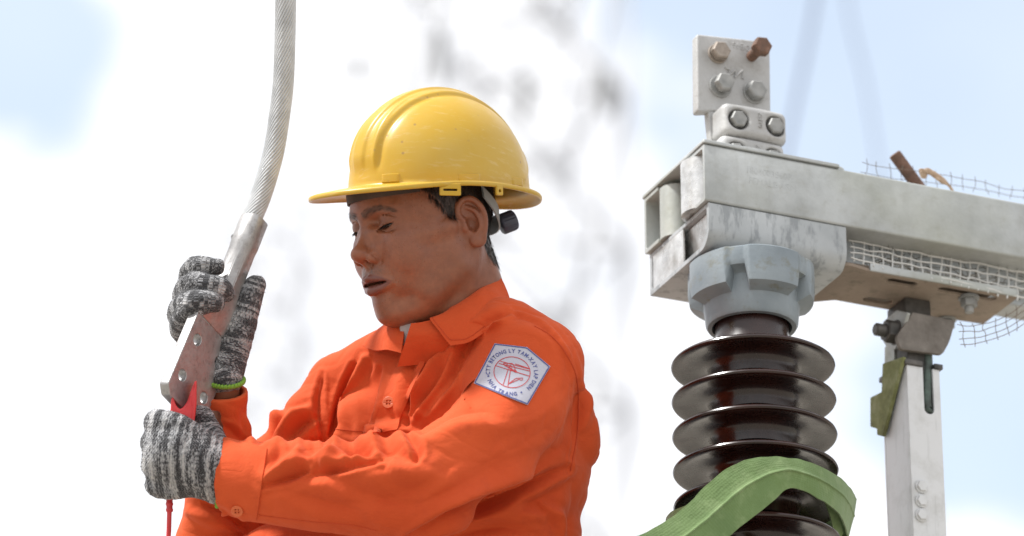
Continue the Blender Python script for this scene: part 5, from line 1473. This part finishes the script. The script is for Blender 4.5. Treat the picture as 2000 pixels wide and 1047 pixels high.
# ------------------------------------------------------------------ post insulator with its casting
ins = thing('post_insulator', 'dark brown glazed ribbed post insulator under a blue grey metal cap', 'insulator')
IC = HPl(1467, 566, -262); ic = np.array([IC[0], IC[1], 0.0])
ZT = -216.0
nseg = 180; th = np.linspace(0, 2 * math.pi, nseg, endpoint=False)
lug = 1 - np.clip((np.cos(5 * (th - R(-129))) - 0.62) * 5, 0, 1)
prof = [(70, 0, 0), (128, 0, 0), (136, -5, -5), (137, -30, -52), (133, -40, -76), (112, -44, -84), (104, -50, -88), (102, -92, -96), (99, -122, -122), (95, -128, -128), (78, -129, -129), (74, -112, -112), (70, -100, -100)]
V_ = []; F_ = []
for (r_, z0, z1) in prof:
    rr_ = (r_ if r_ < 110 else 108 + (r_ - 108) * (0.80 + 0.20 * lug)) * (0.91 if r_ > 80 else 1.0)
    zz = z0 + (z1 - z0) * lug
    V_.append(np.stack([ic[0] + rr_ * np.cos(th), ic[1] + rr_ * np.sin(th), ZT + zz], 1))
V_ = np.concatenate(V_)
for i in range(len(prof) - 1):
    for j in range(nseg): F_.append((i * nseg + j, (i + 1) * nseg + j, (i + 1) * nseg + (j + 1) % nseg, i * nseg + (j + 1) % nseg))
F_.append(tuple(range(nseg)))
sw_piece('cap', mesh_py('cap', V_, F_), ins, capm.m, smooth=38)
glaze = Mat('brown_glaze', (0.035, 0.013, 0.009), 0.10, 0.0, 0.5)
glaze.to('Base Color', glaze.ramp(glaze.noise(20, 4), [(0.3, (0.014, 0.006, 0.005)), (0.75, (0.034, 0.012, 0.009))])); glaze.to('Roughness', glaze.range(glaze.noise(36, 5, 0.6), 0.3, 0.75, 0.17, 0.38)); glaze.set('Coat Weight', 0.15); glaze.set('Coat Roughness', 0.08)
ZN = ZT - 112
def at_ic(V): return np.asarray(V) + ic
V_, F_ = lathe([(0, ZN), (72, ZN), (72, ZN - 40), (78, ZN - 58), (80, ZN - 72)], 96); 
sw_piece('neck', mesh_py('neck', at_ic(V_), [f[::-1] for f in F_]), ins, glaze.m)
PITCH_S = 72.5; Z1 = HPl(1472, 718, 0)[2]
zrim = onp(1, ic[1], 1472, 716)[2]
NSH = 15
for k in range(NSH):
    z = zrim - k * PITCH_S + 0.0
    pf = [(76, z + 38), (84, z + 30), (110, z + 20), (140, z + 9), (153, z + 4.5), (158, z + 1.0), (159, z - 2.0), (157, z - 5.0), (152, z - 6.2), (140, z - 4.0), (118, z + 0.5), (98, z + 1.0), (88, z - 3.0), (83, z - 10), (81, z - 22), (80, z - 36)]
    V_, F_ = lathe(pf, 110)
    sw_piece('shed', mesh_py('shed', at_ic(V_), [f[::-1] for f in F_]), ins, glaze.m)
zb = zrim - NSH * PITCH_S
V_, F_ = lathe([(0, zb + 40), (100, zb + 38), (110, zb + 30), (118, zb - 40), (150, zb - 46), (150, zb - 66), (0, zb - 66)], 64)
sw_piece('base_flange', mesh_py('base_flange', at_ic(V_), [f[::-1] for f in F_]), ins, capm.m, smooth=40)
zg_ = (0.0 - SO.z) / U2
sup = thing('support_column', 'grey steel column below the insulator', 'column')
m0 = box_mesh('shaft', (180, 180, zb - 66 - zg_ - 30), 4, 2, (ic[0], ic[1], (zb - 66 + zg_ + 30) / 2)); sw_piece('shaft', m0, sup, galv.m)
sw_box('base_plate', (ic[0] - 220, ic[1] - 220, zg_), (ic[0] + 220, ic[1] + 220, zg_ + 29), sup, galv.m, 3)

# ------------------------------------------------------------------ white post with its hinge
post = thing('hinged_post', 'white painted square post with slotted top and mossy side plate', 'post')
white = Mat('white_paint_worn', (0.66, 0.67, 0.68), 0.5, 0.05)
wcol = white.mix(white.ramp(white.noise(22, 6, 0.7), [(0.5, 0.0), (0.74, 0.6)]), (0.66, 0.67, 0.68), (0.44, 0.44, 0.42))
wcol = white.mix(white.ramp(white.noise(1.0, 4, 0.65, white.map(white.co(), (70, 70, 9))), [(0.55, 0.0), (0.72, 0.45)]), wcol, (0.33, 0.34, 0.33)); white.to('Base Color', wcol); white.bump(white.noise(140, 4), 0.2, 0.001)
NPF = 96.0
pa, pb = FPl(1771, 712, NPF), FPl(1840, 840, NPF)
PB0, PB1 = pa[0], pb[0]; PZ = pa[2]; PD = 100
sl = FPl(1812, 720, NPF)[0]; zs_ = FPl(1812, 808, NPF)[2]
outl = [(PB0, PZ), (sl - 11, PZ)] + [(sl + 11 * math.cos(t), zs_ + 11 + 11 * math.sin(t)) for t in np.linspace(math.pi, 2 * math.pi, 9)] + [(sl + 11, PZ), (PB1, PZ), (PB1, zg_), (PB0, zg_)]
sw_piece('front_face', plate('front_face', outl, [], 6, 1.0), post, white.m, facing(NPF + 3))
sw_box('left_face', (PB0, NPF + 6.5, zg_), (PB0 + 6, NPF + PD - 0.5, PZ), post, white.m, 1)
sw_box('right_face', (PB1 - 6, NPF + 6.5, zg_), (PB1, NPF + PD - 0.5, PZ), post, white.m, 1)
sw_box('rear_face', (PB0, NPF + PD, zg_), (PB1, NPF + PD + 6, PZ), post, white.m, 1)
sw_box('cap_strip', (PB0 - 6, NPF - 5, PZ + 0.5), (sl - 13, NPF + PD + 8, PZ + 11), post, darks.m, 1.5)
sw_box('cap_strip', (sl + 13, NPF - 5, PZ + 0.5), (PB1 + 6, NPF + PD + 8, PZ + 11), post, darks.m, 1.5)
for py_ in (951, 979, 1007):
    c_ = FPl(1799, py_, NPF); bolt(post, c_, (0, -1, 0), 12, 8, 0, white.m, 14, 'post_bolt')
rod_a, rod_b = FPl(1813, 650, NPF + 14), FPl(1811, 796, NPF + 8)
V_, F_ = tube_mesh(smooth_poly([rod_a, (rod_a + rod_b) / 2 + np.array([0, 2, 0]), rod_b, rod_b + np.array([4, -6, -3])], 14), [9, 9, 9, 9, 9, 9, 9, 9, 9, 9, 9, 9.5, 10, 7], 14)
verd = Mat('verdigris_rod', (0.10, 0.15, 0.13), 0.7, 0.2); verd.to('Base Color', verd.ramp(verd.noise(60, 5, 0.7), [(0.3, (0.05, 0.055, 0.05)), (0.7, (0.13, 0.19, 0.165))]))
sw_piece('slot_rod', mesh_py('slot_rod', V_, F_), post, verd.m)
BE = PB0 - 8
e2 = lambda px_, py_, b_=BE: tuple(EPl(px_, py_, b_)[1:])
sp = [e2(1767, 697), e2(1727, 711), e2(1725, 766), e2(1703, 777), e2(1703, 834), e2(1716, 838), e2(1716, 850), e2(1727, 853)]
sw_piece('side_plate', plate('side_plate', rounded(sp, 3), [], 8, 1.2), post, mossy.m, endwise(BE))
# clevis
shade = Mat('shaded_steel', (0.19, 0.17, 0.15), 0.7, 0.1); shade.to('Base Color', shade.ramp(shade.noise(34, 5, 0.7), [(0.3, (0.12, 0.105, 0.09)), (0.75, (0.27, 0.245, 0.22))])); shade.bump(shade.noise(120, 4), 0.3, 0.001)  # dark tone is the shade on the clevis, put into its colour
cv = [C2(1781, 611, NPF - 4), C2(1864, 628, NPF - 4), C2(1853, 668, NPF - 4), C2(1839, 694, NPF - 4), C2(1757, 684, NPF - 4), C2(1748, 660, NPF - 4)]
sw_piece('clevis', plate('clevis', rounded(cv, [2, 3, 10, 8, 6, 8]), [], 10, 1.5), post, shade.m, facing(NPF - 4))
cvl = [e2(1781, 612, PB0 + 4), e2(1760, 607, PB0 + 4), e2(1733, 630, PB0 + 4), e2(1733, 668, PB0 + 4), e2(1740, 680, PB0 + 4), e2(1757, 684, PB0 + 4)]
sw_piece('clevis_cheek', plate('clevis_cheek', rounded(cvl, 4), [], 8, 1.2), post, galv.m, endwise(PB0 - 2))
tb = [e2(1741, 672, PB0 - 2), e2(1722, 676, PB0 - 2), e2(1721, 752, PB0 - 2), e2(1741, 742, PB0 - 2)]
sw_piece('rear_tab', plate('rear_tab', rounded(tb, 3), [], 7, 1), post, galv.m, endwise(PB0 + 8))
bc = EPl(1751, 650, PB0 - 4); bolt(post, bc, (-1, 0, 0), 24, 26, 0, darks.m, 26, 'pivot_nut')
V_, F_ = tube_mesh([bc + np.array([-20, 0, 0]), bc + np.array([-46, 0, 0]), bc + np.array([-49, 0, 0])], [13, 13, 10], 20); sw_piece('pivot_stud', mesh_py('pivot_stud', V_, F_), post, darks.m, smooth=40)
sw_box('hinge_block', (PB0 + 8, NPF + 10, PZ - 30), (PB1 - 8, NPF + PD - 12, ZP - 1), post, darks.m, 2)

# ------------------------------------------------------------------ wire netting
wirem = Mat('galvanised_wire', (0.62, 0.62, 0.60), 0.5, 0.2); rustw = Mat('rusting_wire', (0.22, 0.17, 0.13), 0.7, 0.2)
def netting(name, label, corner, nu, nv, r, mat, wob=2.0, over=6, seed=1):
    """crossing wires over a patch: corner(u, v) gives arm coordinates"""
    t = thing(name, label, 'wire mesh', group=None)
    rg = np.random.default_rng(seed); jit = rg.normal(0, wob, (nu + 1, nv + 1, 3))
    def pt(i, j):
        u, v = i / nu, j / nv; ii, jj = min(max(int(round(i)), 0), nu), min(max(int(round(j)), 0), nv)
        return np.array(corner(u, v)) + jit[ii, jj]
    for i in range(nu + 1):
        a = -0.45 * (over > 0); P = smooth_poly([pt(i + rg.normal(0, 0.05), j) for j in np.linspace(a, nv + 0.45 * (over > 0), nv + 2)], 3 * nv + 3)
        V_, F_ = tube_mesh(P, r, 5); sw_piece('wire', mesh_py('wire', V_, F_), t, mat)
    for j in range(nv + 1):
        P = smooth_poly([pt(i, j) for i in np.linspace(-0.4, nu + 0.4, nu + 2)], 2 * nu + 3)
        V_, F_ = tube_mesh(P + np.array([0, -r, 0]), r, 5); sw_piece('wire', mesh_py('wire', V_, F_), t, mat)
    return t
def bil(a, b, c, d):
    a, b, c, d = (np.array(q) for q in (a, b, c, d))
    return lambda u, v: a * (1 - u) * (1 - v) + b * u * (1 - v) + d * (1 - u) * v + c * u * v
netting('wire_mesh', 'pale wire netting stretched between the arm and the stained plate below', bil(FPl(1668, 462, 64), FPl(2060, 527, 64), FPl(2060, 596, 26), FPl(1668, 506, 26)), 21, 4, 1.9, wirem.m, 1.3, seed=2)
def upper(u, v):
    p = FPl(1690 + 380 * u, 333 + 57 * u + 2 * math.sin(9 * u), 90 + 60 * v); p[2] += 22 * (1 - v) * (0.5 + 0.5 * math.sin(2.2 * u + 1.2)) - 6; return p
netting('wire_mesh', 'thin rusty netting lying on top of the arm behind the rod', upper, 16, 1, 0.65, rustw.m, 1.2, seed=3)
def lower(u, v):
    return FPl(1878 + 170 * u + 6 * v, 636 - 70 * u * u + 38 * v - 12 * u + 5 * math.sin(4 * u) * (1 - v), 40 - 26 * v + 30 * u)
netting('wire_mesh', 'thin rusty netting corner dangling below the stained plate', lower, 8, 3, 0.8, rustw.m, 1.0, seed=4)
# crumpled dry debris behind the netting (an old nest)
nest = Mat('grey_debris', (0.25, 0.24, 0.21), 0.95)
nest.to('Base Color', nest.ramp(nest.noise(60, 4, 0.7), [(0.3, (0.07, 0.065, 0.055)), (0.7, (0.24, 0.23, 0.20))]))
rg = np.random.default_rng(5); V_ = []; F_ = []
a_, b_ = FPl(1700, 505, 70), FPl(2040, 562, 70)
for i in range(200):
    t = rg.uniform(0, 1); p = a_ + (b_ - a_) * t + np.array([0, rg.uniform(-14, 90), rg.normal(0, 9) + 4]); d = rg.normal(0, 1, 3) * np.array([1, 0.6, 0.4]); d /= np.linalg.norm(d)
    L_ = rg.uniform(12, 34); v2, f2 = tube_mesh([p - d * L_, p + rg.normal(0, 3, 3), p + d * L_], 0.9, 3, False); b = len(V_); V_ += v2; F_ += [tuple(b + q for q in f) for f in f2]
o = sw_piece('dry_twigs', mesh_py('dry_twigs', V_, F_), None, nest.m); o['kind'] = 'stuff'; tag(o, 'dry grey twigs caught behind the netting under the arm', 'twigs')

# ------------------------------------------------------------------ rod and rope on the arm
ra, rb = FPl(1786, 354, 110), FPl(1748, 302, 110)
V_, F_ = tube_mesh([ra + (ra - rb) * 0.3, ra, rb, rb + (rb - ra) * 0.03], [13, 13, 13, 11], 20)
o = sw_piece('metal_rod', mesh_py('metal_rod', V_, F_), None, rust.m, smooth=40); tag(o, 'short rusty round rod sticking up behind the switch arm', 'rod')
hemp = Mat('hemp_rope', (0.42, 0.30, 0.20), 0.9); hemp.to('Base Color', hemp.ramp(hemp.noise(120, 4), [(0.3, (0.30, 0.20, 0.125)), (0.75, (0.55, 0.42, 0.31))]))
rope = thing('rope_end', 'frayed tan rope loop knotted on top of the switch arm', 'rope')
for k in range(12):
    ph = k * 1.35; P = smooth_poly([FPl(1804 + 6 * math.sin(ph), 342 + 7 * math.cos(ph), 50), FPl(1801 + 4 * math.cos(2 * ph), 334 + 3 * math.sin(ph), 44), FPl(1812, 334 + 4 * math.cos(ph + 1), 46), FPl(1826 + 3 * math.sin(ph + 2), 342 + 4 * math.cos(ph + 2), 44), FPl(1840 + 3 * math.sin(ph + 3), 352 + 4 * math.cos(ph + 3), 42), FPl(1853, 362, 42), FPl(1864, 378, 40)], 22)
    V_, F_ = tube_mesh(P, 2.6, 6); sw_piece('rope_yarn', mesh_py('rope_yarn', V_, F_), rope, hemp.m)

# ------------------------------------------------------------------ green sling round the insulator
sling = thing('lifting_sling', 'faded green webbing sling draped round the brown insulator', 'sling')
web = Mat('green_webbing', (0.15, 0.27, 0.07), 0.85)
web.to('Base Color', web.mix(web.ramp(web.noise(40, 5, 0.7), [(0.5, 0.0), (0.75, 0.6)]), web.ramp(web.noise(9, 4), [(0.3, (0.105, 0.175, 0.055)), (0.7, (0.155, 0.24, 0.08))]), (0.25, 0.33, 0.15)))
wu = web.n.new('ShaderNodeSeparateXYZ'); web.l.new(web.at('web_uv', 'Vector'), wu.inputs[0])
ribs = web.math('SINE', web.math('MULTIPLY', wu.outputs['Y'], 150.0)); wefts = web.math('SINE', web.math('MULTIPLY', wu.outputs['X'], 900.0))
web.bump(web.math('ADD', web.math('MULTIPLY', web.math('ADD', ribs, wefts), 0.05), web.math('MULTIPLY', web.noise(38, 5, 0.65), 2.2)), 0.6, 0.0018); web.set('Sheen Weight', 0.2)
nf = ic[1] - 168
def sp_(L): return [FPl(px_, py_, nf + dn) for px_, py_, dn in L]
top_ = sp_([(1120, 1092, -60), (1240, 1050, -40), (1330, 1000, -10), (1400, 925, -4), (1470, 894, -6), (1530, 893, -8), (1600, 908, 4), (1655, 945, 66), (1672, 975, 180)])
bot_ = sp_([(1160, 1190, -60), (1290, 1140, -40), (1400, 1066, -18), (1470, 1010, -16), (1516, 975, -14), (1545, 948, -10), (1600, 975, 2), (1642, 1005, 62), (1656, 1050, 180)])
def ease(L):
    P = smooth_poly(L, 60)
    for _ in range(14): P[1:-1] = (P[:-2] + 2 * P[1:-1] + P[2:]) / 4
    return list(P)
top_ = ease(top_); bot_ = ease(bot_)
def between(f, dn): return [a * (1 - f) + b * f + np.array([0, dn, 0]) for a, b in zip(top_, bot_)]
V_, F_ = sheet([top_, between(0.18, -2), between(0.42, -5), between(0.47, -9), between(0.52, -5), between(0.78, -2), bot_], 3.0, 130, 34, 2.0); strap_me = mesh_np('strap', V_, F_); attr(strap_me, 'web_uv', LAST['uv'], 'FLOAT_VECTOR'); sw_piece('strap', strap_me, sling, web.m, smooth=50)
t2 = sp_([(1535, 925, -4), (1566, 924, 14), (1604, 942, 44), (1630, 985, 90), (1646, 1040, 170)]); b2 = sp_([(1540, 945, 6), (1566, 932, 22), (1596, 956, 52), (1618, 1000, 98), (1632, 1060, 176)])
V_, F_ = sheet([t2, b2], 4.0, 40, 6, 1.0); sw_piece('inner_fold', mesh_np('inner_fold', V_, F_), sling, web.m, smooth=50)
# the sling goes on round the back of the insulator
bk_t = [np.array([ic[0] + 172 * math.cos(t), ic[1] + 172 * math.sin(t), top_[-1][2] - 40 - 50 * s_]) for s_, t in zip(np.linspace(0, 1, 9), np.linspace(R(12), R(200), 9))]
bk_t[0] = top_[-1]; bk_b = [p + np.array([0, 0, -80.0]) for p in bk_t]; bk_b[0] = bot_[-1]
V_, F_ = sheet([bk_t, bk_b], 4.0, 50, 8, 1.0); sw_piece('back_strap', mesh_np('back_strap', V_, F_), sling, web.m, smooth=50)
# ================================================================== far gantry, out of focus, and two overhead wires
farm = Mat('far_galvanised_steel', (0.46, 0.47, 0.50), 0.6, 0.2)
FD = 62.0
def lattice_tower(x_px, y_px, depth, half, panel, label):
    """wide lattice tower: four legs, crossed bracing, gussets where they meet"""
    c = W(x_px, y_px, depth); t = thing('lattice_tower', label, 'lattice tower', (c.x, c.y, 0)); H = c.z
    rz = R(17); rot = np.array([[math.cos(rz), -math.sin(rz), 0], [math.sin(rz), math.cos(rz), 0], [0, 0, 1]])
    def bar(nm, a, b, r): 
        v, f = tube_mesh([rot @ np.array(a), rot @ np.array(b)], r, 4); return link(nm, mesh_py(nm, v, f), farm.m, t)
    zs = np.arange(H, 0, -panel)
    for sx in (-1, 1):
        for sy in (-1, 1): bar('leg', (sx * half, sy * half, 0), (sx * half, sy * half, H), 0.05)
    for i, z in enumerate(zs):
        z0 = max(z - panel, 0)
        if z0 < 14: break
        for s_ in (-1, 1):
            for a, b in (((-half, s_ * half, z), (half, s_ * half, z0)), ((half, s_ * half, z), (-half, s_ * half, z0)), ((-half, s_ * half, z), (half, s_ * half, z)), ((s_ * half, -half, z), (s_ * half, half, z0)), ((s_ * half, half, z), (s_ * half, -half, z0))):
                bar('brace', a, b, 0.038)
            link('gusset', mesh_py('gusset', [rot @ (np.array([x, s_ * (half + 0.06), (z + z0) / 2]) + np.array([dx, 0, dz])) for x in (0,) for dx, dz in ((-0.16, 0), (0, -0.16), (0.16, 0), (0, 0.16))], [(0, 1, 2, 3)]), farm.m, t, smooth=False).modifiers.new('thickness', 'SOLIDIFY').thickness = 0.02
    return t
lattice_tower(1004, -330, FD, 1.25, 2.35, 'pale out of focus lattice tower behind the hard hat')
lattice_tower(520, 420, FD + 60, 1.1, 2.2, 'small faint out of focus lattice tower left of the face')
dk = Mat('dark_porcelain', (0.26, 0.27, 0.28), 0.5)
for (px_, py_, dep, ln, r_, lab) in ((860, 62, FD - 3, 0.8, 0.10, 'above the crown of the hard hat'), (700, 112, FD - 4, 0.35, 0.08, 'upper left of the hard hat'), (1026, 150, FD - 3, 0.6, 0.10, 'upper right of the hard hat'), (1183, 140, FD - 3, 0.6, 0.10, 'left of the terminal plate')):
    n = 7; prof = [(0.02, 0.1)]
    for k in range(n): z = -k * ln / n; prof += [(0.4 * r_, z + 0.02), (r_, z), (r_, z - 0.02), (0.4 * r_, z - 0.04)]
    prof += [(0.02, -ln - 0.05), (0.0, -ln - 0.06)]
    V_, F_ = lathe(prof, 14); o = link('insulator_string', mesh_py('insulator_string', V_, F_), dk.m); o.location = W(px_, py_, dep)
    tag(o, 'soft dark blurred insulator string ' + lab, 'insulator', 'far insulator strings')
wire_b = Mat('far_blue_grey_cable', (0.30, 0.36, 0.50), 0.6)
for (pts, dep, r_, lab) in (([(1620, -260), (1592, 0), (1548, 230), (1500, 480), (1420, 900), (1300, 1500)], 17.0, 0.013, 'soft bluish overhead cable falling behind the terminal plate'),
                            ([(1640, -260), (1655, 0), (1690, 160), (1718, 330), (1790, 760), (1900, 1500)], 19.0, 0.007, 'faint thin overhead cable above the rusty rod')):
    P = smooth_poly([np.array(W(*q, dep)) for q in pts], 40); V_, F_ = tube_mesh(P, r_, 8); o = link('overhead_cable', mesh_py('overhead_cable', V_, F_), wire_b.m)
    tag(o, lab, 'cable')
